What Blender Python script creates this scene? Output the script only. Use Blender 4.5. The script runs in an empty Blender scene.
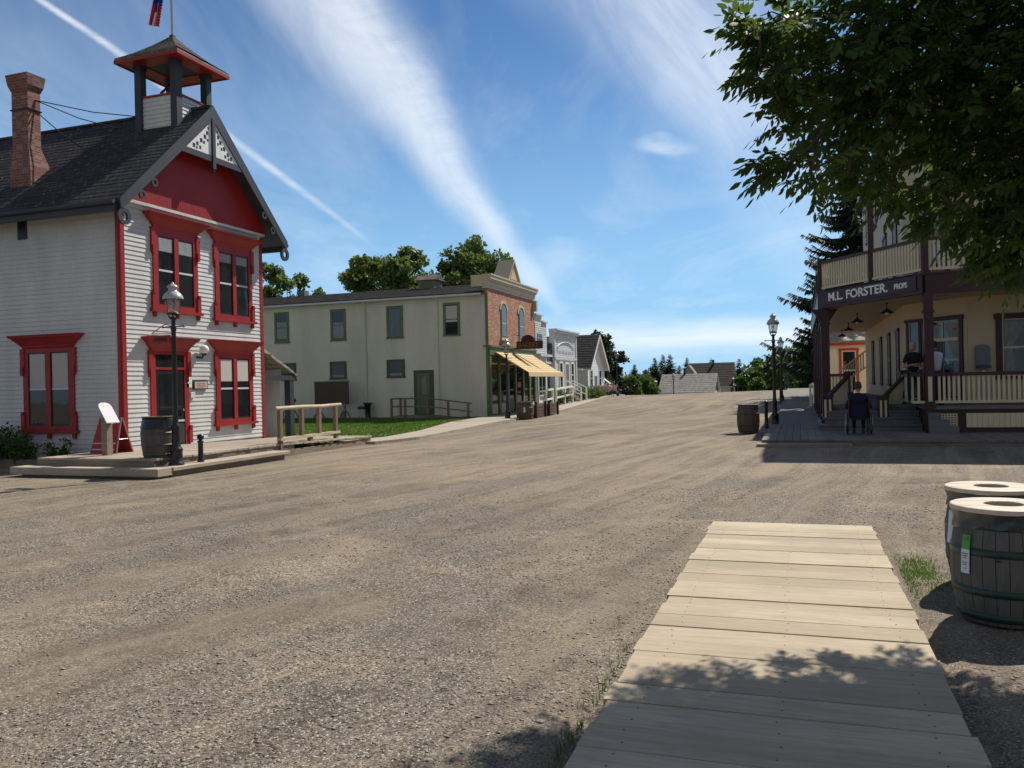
import bpy, bmesh, math, random
import numpy as np
from mathutils import Vector, Matrix
random.seed(7); RNG=np.random.default_rng(11)
SC=bpy.context.scene; COL=SC.collection
rad=math.radians
# ---------------------------------------------------------------- materials
MATS={}
def nmat(name):
    m=bpy.data.materials.new(name); m.use_nodes=True
    nt=m.node_tree; b=nt.nodes['Principled BSDF']; MATS[name]=m
    return m,nt,b
def N(nt,t,**k):
    n=nt.nodes.new(t)
    for a,v in k.items():
        if a.startswith('i_'):
            key=a[2:]
            key=int(key) if key.isdigit() else key.replace('_',' ')
            n.inputs[key].default_value=v
        else: setattr(n,a,v)
    return n
def L(nt,a,b): nt.links.new(a,b)
def mixc(nt,fac,a,b,bt='MIX'):
    n=N(nt,'ShaderNodeMix',data_type='RGBA',blend_type=bt)
    for s,v in ((n.inputs[0],fac),(n.inputs[6],a),(n.inputs[7],b)):
        if hasattr(v,'is_output'): L(nt,v,s)
        elif isinstance(v,(int,float)): s.default_value=v
        else: s.default_value=tuple(v)+((1,) if len(v)==3 else ())
    return n.outputs[2]
def math_(nt,op,a,b=None,c=None,clamp=False):
    n=N(nt,'ShaderNodeMath',operation=op); n.use_clamp=clamp
    for i,v in enumerate((a,b,c)):
        if v is None: continue
        if hasattr(v,'is_output'): L(nt,v,n.inputs[i])
        else: n.inputs[i].default_value=v
    return n.outputs[0]
def ramp(nt,fac,stops):
    r=N(nt,'ShaderNodeValToRGB'); L(nt,fac,r.inputs[0])
    el=r.color_ramp.elements
    while len(el)<len(stops): el.new(.5)
    for e,(p,c) in zip(el,stops):
        e.position=p; e.color=tuple(c)+(1,) if not isinstance(c,(int,float)) else (c,c,c,1)
    return r.outputs[0]
def noise(nt,vec,scale,detail=4,rough=.55,dist=0):
    n=N(nt,'ShaderNodeTexNoise',i_Scale=scale,i_Detail=detail,i_Roughness=rough,i_Distortion=dist)
    if vec is not None: L(nt,vec,n.inputs['Vector'])
    return n.outputs['Fac']
def objco(nt,scale=(1,1,1),loc=(0,0,0),rot=(0,0,0)):
    t=N(nt,'ShaderNodeTexCoord'); m=N(nt,'ShaderNodeMapping')
    m.inputs['Scale'].default_value=scale; m.inputs['Location'].default_value=loc; m.inputs['Rotation'].default_value=rot
    L(nt,t.outputs['Object'],m.inputs['Vector']); return m.outputs[0]
def bump(nt,b,h,strength=.4,dist=.01):
    n=N(nt,'ShaderNodeBump',i_Strength=strength,i_Distance=dist); L(nt,h,n.inputs['Height']); L(nt,n.outputs[0],b.inputs['Normal'])
def tone(nt): return N(nt,'ShaderNodeAttribute',attribute_name='tone').outputs['Fac']
def dark(c,k): return tuple(x*k for x in c)
def paint(name,c,rough=.6,var=.25,scale=1.5,bs=.15,grain=(1,1,1),usetone=.0,spec=.3,metal=0):
    m,nt,b=nmat(name); v=objco(nt,grain)
    f=noise(nt,v,scale,5,.6); f2=noise(nt,v,scale*13,3,.6)
    col=mixc(nt,ramp(nt,f,((.3,0),(.7,1))),dark(c,1-var),dark(c,1+var*.25))
    col=mixc(nt,math_(nt,'MULTIPLY',ramp(nt,f2,((.45,0),(.75,1))),.35),col,dark(c,1-var*1.3))
    if usetone:
        col=mixc(nt,math_(nt,'MULTIPLY',tone(nt),usetone),col,dark(c,.35))
    L(nt,col,b.inputs['Base Color']); b.inputs['Roughness'].default_value=rough
    b.inputs['Specular IOR Level'].default_value=spec; b.inputs['Metallic'].default_value=metal
    if bs: bump(nt,b,f2,bs,.01)
    return m
def wood(name,c1,c2,rough=.8,grain=(1,12,12),knots=True,scale=1.6,tonek=.5):
    m,nt,b=nmat(name); v=objco(nt,grain); t=tone(nt)
    sh=N(nt,'ShaderNodeVectorMath',operation='ADD'); L(nt,v,sh.inputs[0])
    cb=N(nt,'ShaderNodeCombineXYZ'); L(nt,math_(nt,'MULTIPLY',t,37.),cb.inputs[0]); L(nt,math_(nt,'MULTIPLY',t,91.),cb.inputs[1]); L(nt,cb.outputs[0],sh.inputs[1])
    f=noise(nt,sh.outputs[0],scale,6,.65,.6); f2=noise(nt,sh.outputs[0],scale*5,4,.7)
    col=mixc(nt,ramp(nt,f,((.3,0),(.72,1))),c1,c2)
    col=mixc(nt,math_(nt,'MULTIPLY',ramp(nt,f2,((.5,0),(.8,1))),.45),col,dark(c1,.55))
    col=mixc(nt,math_(nt,'MULTIPLY',t,tonek),col,dark(c1,.6))
    if knots:
        k=N(nt,'ShaderNodeTexVoronoi',i_Scale=.9); v2=objco(nt,(1.4,3.2,3.2)); L(nt,v2,k.inputs['Vector'])
        kk=ramp(nt,k.outputs['Distance'],((.02,1),(.05,0)))
        col=mixc(nt,math_(nt,'MULTIPLY',kk,.6),col,(.1,.07,.045))
    d=noise(nt,objco(nt,(1,1,1)),.9,4,.6)
    col=mixc(nt,math_(nt,'MULTIPLY',ramp(nt,d,((.42,0),(.7,1))),.5),col,dark(c1,.66))
    L(nt,col,b.inputs['Base Color']); b.inputs['Roughness'].default_value=rough; b.inputs['Specular IOR Level'].default_value=.2
    bump(nt,b,f2,.35,.006); return m
def shingles(name,c1,c2,speck,w=.16,h=.14,speckamt=.5):
    m,nt,b=nmat(name)
    t=N(nt,'ShaderNodeTexCoord'); s=N(nt,'ShaderNodeSeparateXYZ'); L(nt,t.outputs['Object'],s.inputs[0])
    # courses follow the height, joints run along the ridge
    cb=N(nt,'ShaderNodeCombineXYZ'); L(nt,math_(nt,'ADD',s.outputs[0],math_(nt,'MULTIPLY',s.outputs[1],.07)),cb.inputs[0]); L(nt,math_(nt,'MULTIPLY',s.outputs[2],1.0),cb.inputs[1])
    br=N(nt,'ShaderNodeTexBrick',offset=.5,i_Scale=1,i_Mortar_Size=.008,i_Brick_Width=w,i_Row_Height=h)
    br.inputs['Color1'].default_value=c1+(1,); br.inputs['Color2'].default_value=c2+(1,); br.inputs['Mortar'].default_value=dark(c1,.25)+(1,)
    L(nt,cb.outputs[0],br.inputs['Vector'])
    n1=noise(nt,objco(nt,(1,1,1)),1.1,5,.65); n2=noise(nt,objco(nt,(9,9,7)),1.,2,.5)
    col=mixc(nt,math_(nt,'MULTIPLY',ramp(nt,n1,((.4,0),(.7,1))),.6),br.outputs['Color'],dark(c1,.6))
    sp=math_(nt,'MULTIPLY',ramp(nt,n2,((.66,0),(.72,1))),ramp(nt,n1,((.45,0),(.6,1))))
    col=mixc(nt,math_(nt,'MULTIPLY',sp,speckamt),col,speck)
    L(nt,col,b.inputs['Base Color']); b.inputs['Roughness'].default_value=.85; b.inputs['Specular IOR Level'].default_value=.25
    bump(nt,b,br.outputs['Fac'],-.6,.015); return m
def brickmat(name,c1,c2,mortar,axes='yz',w=.22,h=.075,ms=.012,patch=(.5,.35,.3)):
    m,nt,b=nmat(name)
    t=N(nt,'ShaderNodeTexCoord'); s=N(nt,'ShaderNodeSeparateXYZ'); L(nt,t.outputs['Object'],s.inputs[0])
    cb=N(nt,'ShaderNodeCombineXYZ')
    L(nt,s.outputs[1] if axes=='yz' else math_(nt,'ADD',s.outputs[0],s.outputs[1]),cb.inputs[0]); L(nt,s.outputs[2],cb.inputs[1])
    br=N(nt,'ShaderNodeTexBrick',offset=.5,i_Scale=1,i_Mortar_Size=ms,i_Brick_Width=w,i_Row_Height=h,i_Bias=-.1)
    br.inputs['Color1'].default_value=c1+(1,); br.inputs['Color2'].default_value=c2+(1,); br.inputs['Mortar'].default_value=mortar+(1,)
    L(nt,cb.outputs[0],br.inputs['Vector'])
    n1=noise(nt,objco(nt,(1,1,1)),5,5,.7)
    n3=N(nt,'ShaderNodeTexWhiteNoise',noise_dimensions='2D')
    fl=N(nt,'ShaderNodeVectorMath',operation='FLOOR'); sc=N(nt,'ShaderNodeVectorMath',operation='MULTIPLY'); L(nt,cb.outputs[0],sc.inputs[0]); sc.inputs[1].default_value=(1/w,1/h,1); L(nt,sc.outputs[0],fl.inputs[0]); L(nt,fl.outputs[0],n3.inputs['Vector'])
    col=mixc(nt,math_(nt,'MULTIPLY',ramp(nt,n3.outputs['Value'],((.78,0),(.8,1))),.7),br.outputs['Color'],patch)
    col=mixc(nt,math_(nt,'MULTIPLY',ramp(nt,n1,((.45,0),(.7,1))),.45),col,dark(c1,.55))
    L(nt,col,b.inputs['Base Color']); b.inputs['Roughness'].default_value=.9
    bump(nt,b,br.outputs['Fac'],-.5,.01); return m
def glass(name,c=(.02,.024,.028),rough=.04):
    m,nt,b=nmat(name); n=noise(nt,objco(nt,(1,1,1)),2.2,2,.5)
    L(nt,mixc(nt,n,c,dark(c,.4)),b.inputs['Base Color']); b.inputs['Roughness'].default_value=rough
    b.inputs['Specular IOR Level'].default_value=.75; bump(nt,b,n,.06,.02); return m
def leafmat(name,c1,c2,trans=.35,rough=.55):
    m,nt,b=nmat(name); t=tone(nt)
    col=mixc(nt,t,c1,c2); L(nt,col,b.inputs['Base Color']); b.inputs['Roughness'].default_value=rough; b.inputs['Specular IOR Level'].default_value=.35
    tr=N(nt,'ShaderNodeBsdfTranslucent'); L(nt,mixc(nt,.5,col,(.16,.24,.03),'MIX'),tr.inputs[0])
    mx=N(nt,'ShaderNodeMixShader'); mx.inputs[0].default_value=trans
    L(nt,b.outputs[0],mx.inputs[1]); L(nt,tr.outputs[0],mx.inputs[2]); L(nt,mx.outputs[0],nt.nodes['Material Output'].inputs[0]); return m
M=dict(
 siding=paint('white_siding',(.62,.63,.62),.5,.22,.9,.08,(1,1,.35)),
 siding2=paint('pale_siding',(.66,.63,.535),.5,.2,.6,.08,(1,1,.35)),
 red=paint('red_paint',(.33,.028,.028),.42,.22,1.6,.1),
 redboard=paint('red_board_paint',(.36,.028,.027),.45,.2,1.2,.1),
 charcoal=paint('charcoal_paint',(.045,.05,.062),.5,.2,1.5,.1),
 roofdark=shingles('dark_wood_shingles',(.035,.035,.038),(.075,.07,.068),(.4,.39,.37),.16,.1,.8),
 roofbrown=shingles('weathered_shingles',(.12,.10,.085),(.2,.17,.145),(.4,.37,.33),.16,.13,.5),
 roofdk2=shingles('black_brown_shingles',(.022,.02,.02),(.085,.07,.065),(.33,.28,.25),.22,.05,1.),
 roofgrey=shingles('grey_cedar_shingles',(.25,.235,.215),(.38,.36,.33),(.5,.48,.45),.2,.15,.4),
 brick=brickmat('red_brick',(.33,.10,.045),(.45,.17,.08),(.36,.27,.2),'yz',patch=(.5,.32,.24)),
 brickch=brickmat('chimney_brick',(.16,.05,.036),(.25,.092,.068),(.21,.155,.135),'xyz',.2,.07,.012,(.29,.19,.16)),
 brickred=paint('dark_red_brick',(.12,.03,.025),.8,.3,4,.2),
 green=paint('olive_green_paint',(.13,.17,.085),.5,.15,1.5,.1),
 greendk=paint('dark_green_paint',(.07,.095,.055),.5,.15,1.5,.1),
 cream=paint('cream_paint',(.55,.47,.33),.5,.12,1.5,.1),
 balus=paint('pale_yellow_paint',(.66,.57,.38),.5,.12,1.5,.1),
 hotelwall=paint('tan_siding',(.60,.48,.31),.6,.1,1.5,.08),
 maroon=paint('dark_maroon_paint',(.055,.024,.026),.42,.2,1.6,.1),
 white=paint('white_paint',(.78,.78,.77),.45,.08,2,.05),
 greyw=paint('grey_white_paint',(.6,.62,.63),.5,.1,1.4,.08),
 bluegrey=paint('blue_grey_paint',(.16,.19,.22),.5,.12,1.4,.08),
 iron=paint('black_iron',(.012,.013,.013),.35,.2,3,.05,spec=.5),
 lampgrey=paint('weathered_grey_enamel',(.42,.43,.47),.3,.2,5,.05,spec=.6),
 blackpl=paint('black_plastic',(.012,.012,.014),.35,.2,3,.05,spec=.5),
 hoop=paint('dark_green_hoop',(.016,.045,.032),.45,.3,6,.1,spec=.5),
 hoopg=paint('grey_iron_hoop',(.07,.07,.075),.5,.3,6,.1,spec=.5),
 glass=glass('window_glass'), 
 glassb=glass('bluish_window_glass',(.10,.13,.15),.08),
 blind=paint('roller_blind',(.50,.47,.45),.8,.06,1,.05),
 curtain=paint('lace_curtain',(.30,.32,.33),.9,.3,7,.1,(3,3,.6)),
 soffit=paint('ceiling_boards',(.50,.40,.31),.6,.12,1.5,.1),
 stepgrey=paint('grey_step_paint',(.15,.155,.165),.6,.2,2,.1),
 brownsign=paint('dark_brown_sign',(.05,.027,.018),.55,.2,3,.1),
 gold=paint('faded_gold_lettering',(.20,.12,.05),.5,.2,8,.05),
 signwhite=paint('white_lettering',(.8,.8,.8),.5,.04,8,.0),
 awning=paint('cream_canvas',(.66,.50,.28),.85,.08,1.2,.1),
 orange=paint('orange_red_trim',(.55,.07,.025),.5,.1,2,.05),
 creamwall=paint('warm_white_wall',(.80,.76,.66),.6,.06,2,.05),
 planks=wood('weathered_walkway_planks',(.42,.345,.24),(.60,.505,.375),.8,(1.2,14,14)),
 deckw=wood('pale_deck_planks',(.38,.32,.25),(.52,.45,.365),.8,(10,1.,10)),
 timber=wood('grey_timber',(.22,.18,.14),(.36,.3,.23),.8,(1,10,10)),
 rail=wood('weathered_rail_wood',(.20,.145,.10),(.34,.26,.18),.8,(10,10,1.2)),
 toprail=wood('pale_log_rail',(.46,.38,.27),(.62,.52,.39),.8,(9,1,9)),
 stave=wood('dark_barrel_staves',(.10,.096,.09),(.18,.172,.16),.65,(10,10,1.2),False),
 stave2=wood('old_barrel_staves',(.11,.075,.05),(.2,.14,.10),.7,(10,10,1.2),False),
 lid=wood('pinkish_wood_lid',(.56,.46,.365),(.68,.58,.48),.55,(1,9,9),False,tonek=.2),
 hotelfloor=wood('warm_grey_boards',(.17,.155,.135),(.25,.225,.19),.8,(10,1,10)),  # warm grey is the boards' own colour
 liner=paint('green_plastic_liner',(.025,.045,.045),.25,.3,9,.3,(1,1,.3),spec=.6),
 paper=paint('paper_label',(.62,.66,.74),.5,.1,20,.0),
 papergreen=paint('green_label_band',(.10,.33,.06),.5,.1,10,.0),
 bark=paint('tree_bark',(.09,.07,.055),.9,.4,9,.5,(1,1,.3)),
 leaf=leafmat('ash_leaves',(.025,.055,.010),(.065,.12,.022),.42),
 poplar=leafmat('poplar_leaves',(.065,.115,.035),(.16,.22,.07),.4),
 bush=leafmat('shrub_leaves',(.04,.085,.02),(.10,.17,.04),.3),
 lush=leafmat('bright_shrub_leaves',(.045,.10,.02),(.10,.18,.035),.3),
 spruce=leafmat('spruce_needles',(.012,.026,.016),(.035,.06,.035),.08,.7),
 sprucef=leafmat('far_evergreen_needles',(.018,.035,.02),(.045,.07,.035),.1,.7),
 grass=leafmat('grass_blades',(.06,.13,.02),(.13,.24,.04),.35),
 pink=leafmat('pink_blossom',(.3,.08,.2),(.5,.25,.4),.3),
 skin=paint('skin',(.42,.24,.17),.5,.08,8,.0),
 hairg=paint('grey_hair',(.32,.30,.28),.8,.2,20,.2),
 hairb=paint('brown_hair',(.06,.04,.03),.8,.2,20,.2),
 shirtblack=paint('black_cloth',(.014,.014,.018),.9,.2,8,.1),
 shirtblue=paint('navy_cloth',(.012,.018,.04),.9,.2,8,.1),
 shirtwhite=paint('light_blue_white_cloth',(.55,.6,.72),.9,.1,8,.1),
 jeans=paint('dark_trousers',(.02,.024,.035),.9,.2,8,.1),
 chrome=paint('bare_metal',(.5,.5,.5),.3,.1,8,.0,metal=.9),
 redmetal=paint('red_metal',(.25,.02,.02),.35,.1,8,.0,spec=.5),
 notice=paint('brown_notice_board',(.085,.06,.048),.7,.15,3,.1),
 blue=paint('flag_blue',(.015,.03,.2),.7,.1,5,.1),
 flagred=paint('flag_red',(.45,.02,.04),.7,.1,5,.1),
 stone=paint('gravel_stone',(.40,.36,.31),.9,.3,30,.1,usetone=.5),
)
# lantern glass: thin clear pane
m,nt,b=nmat('lantern_glass_pane'); tr=N(nt,'ShaderNodeBsdfTransparent'); mx=N(nt,'ShaderNodeMixShader'); mx.inputs[0].default_value=.35
tr.inputs[0].default_value=(.93,.95,.95,1); b.inputs['Base Color'].default_value=(.5,.52,.53,1); b.inputs['Roughness'].default_value=.15
L(nt,tr.outputs[0],mx.inputs[1]); L(nt,b.outputs[0],mx.inputs[2]); L(nt,mx.outputs[0],nt.nodes['Material Output'].inputs[0]); M['lantern']=m
# opal lamp globe
M['opal']=paint('opal_glass',(.8,.8,.8),.15,.02,3,.0,spec=.6)
# ---------------------------------------------------------------- mesh builder
class MB:
    def __init__(s): s.v=[];s.f=[];s.m=[];s.t=[];s.mats=[];s.sm=[]
    def mi(s,mat):
        if mat not in s.mats: s.mats.append(mat)
        return s.mats.index(mat)
    def add(s,vs,fs,mat,tone=None,smooth=False):
        o=len(s.v); s.v.extend(tuple(v) for v in vs); k=s.mi(mat)
        t=random.random() if tone is None else tone
        for f in fs: s.f.append(tuple(i+o for i in f)); s.m.append(k); s.t.append(t); s.sm.append(smooth)
    def box(s,x0,x1,y0,y1,z0,z1,mat,tone=None):
        if x0>x1:x0,x1=x1,x0
        if y0>y1:y0,y1=y1,y0
        if z0>z1:z0,z1=z1,z0
        vs=[(x,y,z) for z in (z0,z1) for y in (y0,y1) for x in (x0,x1)]
        s.add(vs,[(0,2,3,1),(4,5,7,6),(0,1,5,4),(2,6,7,3),(0,4,6,2),(1,3,7,5)],mat,tone)
    def hexa(s,vs,mat,tone=None): # 8 verts ordered as box
        s.add(vs,[(0,2,3,1),(4,5,7,6),(0,1,5,4),(2,6,7,3),(0,4,6,2),(1,3,7,5)],mat,tone)
    def quad(s,vs,want,mat,tone=None):
        a,b,c=(Vector(vs[i]) for i in range(3)); n=(b-a).cross(c-a)
        if n.dot(Vector(want))<0: vs=vs[::-1]
        s.add(vs,[tuple(range(len(vs)))],mat,tone)
    def prism(s,poly,ext,mat,tone=None): # planar polygon (3D pts) extruded by vector
        n=len(poly); e=Vector(ext); vs=[Vector(p) for p in poly]+[Vector(p)+e for p in poly]
        nn=Vector((0,0,0))
        for i in range(n):
            nn+=Vector(poly[i]).cross(Vector(poly[(i+1)%n]))
        fs=[tuple(range(n)),tuple(range(2*n-1,n-1,-1))]+[(i,i+n,(i+1)%n+n,(i+1)%n) for i in range(n)]
        if nn.dot(e)>0: fs=[f[::-1] for f in fs]
        s.add(vs,fs,mat,tone)
    def tube(s,pts,r,mat,n=8,cap=True,tone=None,smooth=True):
        pts=[Vector(p) for p in pts]; rs=r if isinstance(r,(list,tuple)) else [r]*len(pts)
        rings=[];prev=None
        for i,p in enumerate(pts):
            d=(pts[min(i+1,len(pts)-1)]-pts[max(i-1,0)])
            if d.length<1e-9: d=Vector((0,0,1))
            d.normalize()
            if prev is None: u=d.orthogonal().normalized()
            else:
                u=prev-d*prev.dot(d)
                u=u.normalized() if u.length>1e-6 else d.orthogonal().normalized()
            prev=u; w=d.cross(u)
            rings.append([p+(u*math.cos(2*math.pi*k/n)+w*math.sin(2*math.pi*k/n))*rs[i] for k in range(n)])
        vs=[q for R_ in rings for q in R_]; fs=[]
        for i in range(len(pts)-1):
            for k in range(n): fs.append((i*n+k,i*n+(k+1)%n,(i+1)*n+(k+1)%n,(i+1)*n+k))
        s.add(vs,fs,mat,tone,smooth)
        if cap: s.add(rings[0],[tuple(range(n-1,-1,-1))],mat,tone); s.add(rings[-1],[tuple(range(n))],mat,tone)
    def lathe(s,prof,c,mat,n=16,smooth=True,tone=None,capb=True,capt=True,seg=None):
        cx,cy=c[0],c[1];z0=c[2] if len(c)>2 else 0
        vs=[(cx+r*math.cos(2*math.pi*k/n),cy+r*math.sin(2*math.pi*k/n),z0+z) for r,z in prof for k in range(n)]; fs=[]
        for i in range(len(prof)-1):
            for k in range(n): fs.append((i*n+k,i*n+(k+1)%n,(i+1)*n+(k+1)%n,(i+1)*n+k))
        s.add(vs,fs,mat,tone,smooth)
        if capb and prof[0][0]>1e-4: s.add(vs[:n],[tuple(range(n-1,-1,-1))],mat,tone)
        if capt and prof[-1][0]>1e-4: s.add(vs[-n:],[tuple(range(n))],mat,tone)
    def build(s,name,parent=None,bevel=0):
        off=Vector((0,0,0))
        if parent is not None: off=worldloc(parent)
        me=bpy.data.meshes.new(name)
        me.from_pydata([tuple(Vector(v)-off) for v in s.v],[],s.f)
        for mt in s.mats: me.materials.append(mt)
        me.polygons.foreach_set('material_index',s.m); me.polygons.foreach_set('use_smooth',s.sm)
        a=me.attributes.new('tone','FLOAT','FACE'); a.data.foreach_set('value',s.t)
        me.update(); o=bpy.data.objects.new(name,me); COL.objects.link(o)
        if parent is not None: o.parent=parent
        if bevel:
            b=o.modifiers.new('bevel','BEVEL'); b.width=bevel; b.segments=1; b.limit_method='ANGLE'
        return o
def worldloc(o):
    l=Vector(o.location)
    while o.parent: o=o.parent; l+=Vector(o.location)
    return l
def thing(name,label,cat,loc=(0,0,0),group=None):
    o=bpy.data.objects.new(name,None); COL.objects.link(o); o.location=loc; o.empty_display_size=.2
    o['label']=label;o['category']=cat
    if group:o['group']=group
    return o
def tag(o,label,cat,group=None,kind=None):
    o['label']=label;o['category']=cat
    if group:o['group']=group
    if kind:o['kind']=kind
    return o
def struct(o): o['kind']='structure'; return o
def copy_tree(o,loc=None,label=None,parent=None,rotz=None,scale=None):
    c=o.copy(); COL.objects.link(c); c.parent=parent
    if loc is not None: c.location=loc
    if label: c['label']=label
    if rotz is not None: c.rotation_euler=(0,0,rotz)
    if scale: c.scale=(scale,)*3
    for ch in list(o.children): copy_tree(ch,parent=c)
    return c
class Fr: # wall frame: u along the wall, n outward, z up
    def __init__(s,o,u,n): s.o=Vector(o);s.u=Vector(u).normalized();s.n=Vector(n).normalized()
    def p(s,u,n,z): return s.o+s.u*u+s.n*n+Vector((0,0,z))
    def box(s,mb,u0,u1,n0,n1,z0,z1,mat,tone=None):
        vs=[s.p(u,n,z) for z in (z0,z1) for n in (n0,n1) for u in (u0,u1)]
        fl=s.u.cross(s.n).z<0
        fs=[(0,2,3,1),(4,5,7,6),(0,1,5,4),(2,6,7,3),(0,4,6,2),(1,3,7,5)]
        if fl: fs=[f[::-1] for f in fs]
        mb.add(vs,fs,mat,tone)
    def siding(s,mb,u0,u1,z0,z1,h,mat,depth=.022,clip=None):
        k=0; z=z0
        while z<z1-1e-4:
            zt=min(z+h,z1); a0,a1,b0,b1=u0,u1,u0,u1
            if clip: (a0,a1)=clip(z); (b0,b1)=clip(zt)
            mb.quad([s.p(a0,depth,z),s.p(a1,depth,z),s.p(b1,.004,zt),s.p(b0,.004,zt)],s.n,mat)
            mb.quad([s.p(a0,0,z),s.p(a1,0,z),s.p(a1,depth,z),s.p(a0,depth,z)],(0,0,-1),mat)
            z=zt
def text(name,body,size,mat,frame_o,uvec,nvec,parent,extr=.008,bold=0,align='LEFT',sx=1):
    cu=bpy.data.curves.new(name,'FONT'); cu.body=body; cu.size=size; cu.extrude=extr; cu.offset=bold; cu.align_x=align
    tmp=bpy.data.objects.new('tmp_text',cu); COL.objects.link(tmp)
    dg=bpy.context.evaluated_depsgraph_get(); me=bpy.data.meshes.new_from_object(tmp.evaluated_get(dg))
    bpy.data.objects.remove(tmp); me.name=name
    u=Vector(uvec).normalized();n=Vector(nvec).normalized();z=n.cross(u)
    T=Matrix(((u.x*sx,z.x,n.x,0),(u.y*sx,z.y,n.y,0),(u.z*sx,z.z,n.z,0),(0,0,0,1)))
    off=Vector(frame_o)-(worldloc(parent) if parent else Vector((0,0,0)))
    me.transform(Matrix.Translation(off)@T); me.materials.clear(); me.materials.append(mat)
    o=bpy.data.objects.new(name,me); COL.objects.link(o)
    if parent:o.parent=parent
    return o
def bulk(name,V,F,T,mats,parent=None,mi=None,smooth=False):
    me=bpy.data.meshes.new(name); off=np.array(worldloc(parent)) if parent else 0
    V=np.asarray(V,dtype=np.float32)-off; F=np.asarray(F,dtype=np.int32); k=F.shape[1]
    me.vertices.add(len(V)); me.vertices.foreach_set('co',V.astype(np.float32).ravel())
    me.loops.add(F.size); me.loops.foreach_set('vertex_index',F.ravel())
    me.polygons.add(len(F)); me.polygons.foreach_set('loop_start',np.arange(len(F),dtype=np.int32)*k)
    try: me.polygons.foreach_set('loop_total',np.full(len(F),k,dtype=np.int32))
    except Exception: pass
    for q in mats: me.materials.append(q)
    if mi is not None: me.polygons.foreach_set('material_index',mi)
    if smooth: me.polygons.foreach_set('use_smooth',np.ones(len(F),dtype=bool))
    a=me.attributes.new('tone','FLOAT','FACE'); a.data.foreach_set('value',np.asarray(T,dtype=np.float32))
    me.update(calc_edges=True); me.validate()
    o=bpy.data.objects.new(name,me); COL.objects.link(o)
    if parent:o.parent=parent
    return o
# ---------------------------------------------------------------- camera, sun, sky
YAW=math.atan(.346); ROLL=.022
Fw=Vector((-math.sin(YAW),math.cos(YAW),0)); Rt=Vector((math.cos(YAW),math.sin(YAW),0)); Up=Vector((0,0,1))
Rc=Rt*math.cos(ROLL)-Up*math.sin(ROLL); Uc=Up*math.cos(ROLL)+Rt*math.sin(ROLL)
cd=bpy.data.cameras.new('camera'); cam=bpy.data.objects.new('camera',cd); COL.objects.link(cam); SC.camera=cam
cd.sensor_width=36; cd.lens=36*830/1024; cd.clip_end=3000; cd.clip_start=.05
mw=Matrix((Rc,Uc,-Fw)).transposed().to_4x4(); mw.translation=(0,0,1.7); cam.matrix_world=mw
SUN=Vector((.36,.885,1.0)).normalized()
sl=bpy.data.lights.new('sun','SUN'); so=bpy.data.objects.new('sun',sl); COL.objects.link(so)
sl.energy=5.0; sl.angle=rad(.53); sl.color=(1,.935,.83); so.rotation_euler=SUN.to_track_quat('Z','Y').to_euler(); so.location=(5,10,40)
w=bpy.data.worlds.new('World'); SC.world=w; w.use_nodes=True; nt=w.node_tree
for n in list(nt.nodes): nt.nodes.remove(n)
out=N(nt,'ShaderNodeOutputWorld'); bg=N(nt,'ShaderNodeBackground'); L(nt,bg.outputs[0],out.inputs[0])
sky=N(nt,'ShaderNodeTexSky',sky_type='NISHITA'); sky.sun_disc=False
sky.sun_elevation=math.asin(SUN.z); sky.sun_rotation=math.atan2(SUN.x,SUN.y); sky.altitude=1100; sky.air_density=1.0; sky.dust_density=.25; sky.ozone_density=2.2
SKYS=.066
tc=N(nt,'ShaderNodeTexCoord'); sep=N(nt,'ShaderNodeSeparateXYZ'); L(nt,tc.outputs['Generated'],sep.inputs[0])
X,Y,Z=sep.outputs
cy,sy=math.cos(YAW),math.sin(YAW)
fw=math_(nt,'MAXIMUM',math_(nt,'ADD',math_(nt,'MULTIPLY',Y,cy),math_(nt,'MULTIPLY',X,-sy)),.02)
lt=math_(nt,'ADD',math_(nt,'MULTIPLY',X,cy),math_(nt,'MULTIPLY',Y,sy))
A=math_(nt,'DIVIDE',lt,fw); B=math_(nt,'DIVIDE',Z,fw)
zz=math_(nt,'ADD',math_(nt,'MAXIMUM',Z,0.),.06)
# cloud-layer coordinates: direction divided by its height
pl=N(nt,'ShaderNodeCombineXYZ'); L(nt,math_(nt,'DIVIDE',lt,zz),pl.inputs[0]); L(nt,math_(nt,'DIVIDE',math_(nt,'ADD',math_(nt,'MULTIPLY',Y,cy),math_(nt,'MULTIPLY',X,-sy)),zz),pl.inputs[1])
ab=N(nt,'ShaderNodeCombineXYZ'); L(nt,A,ab.inputs[0]); L(nt,B,ab.inputs[1])
def mapped(vec,scale,rot=0):
    m=N(nt,'ShaderNodeMapping'); m.inputs['Scale'].default_value=scale; m.inputs['Rotation'].default_value=(0,0,rot); L(nt,vec,m.inputs[0]); return m.outputs[0]
n_big=noise(nt,mapped(pl.outputs[0],(.8,.35,1),.5),1.5,6,.62,.4)
n_fib=noise(nt,mapped(mapped(ab.outputs[0],(1,1,1),rad(58)),(3.2,11,1)),1.3,7,.62,.5)
n_fin=noise(nt,mapped(ab.outputs[0],(9,30,1),rad(-12)),1.6,6,.7,.6)
n_w=noise(nt,ab.outputs[0],5.5,4,.55)
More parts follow.
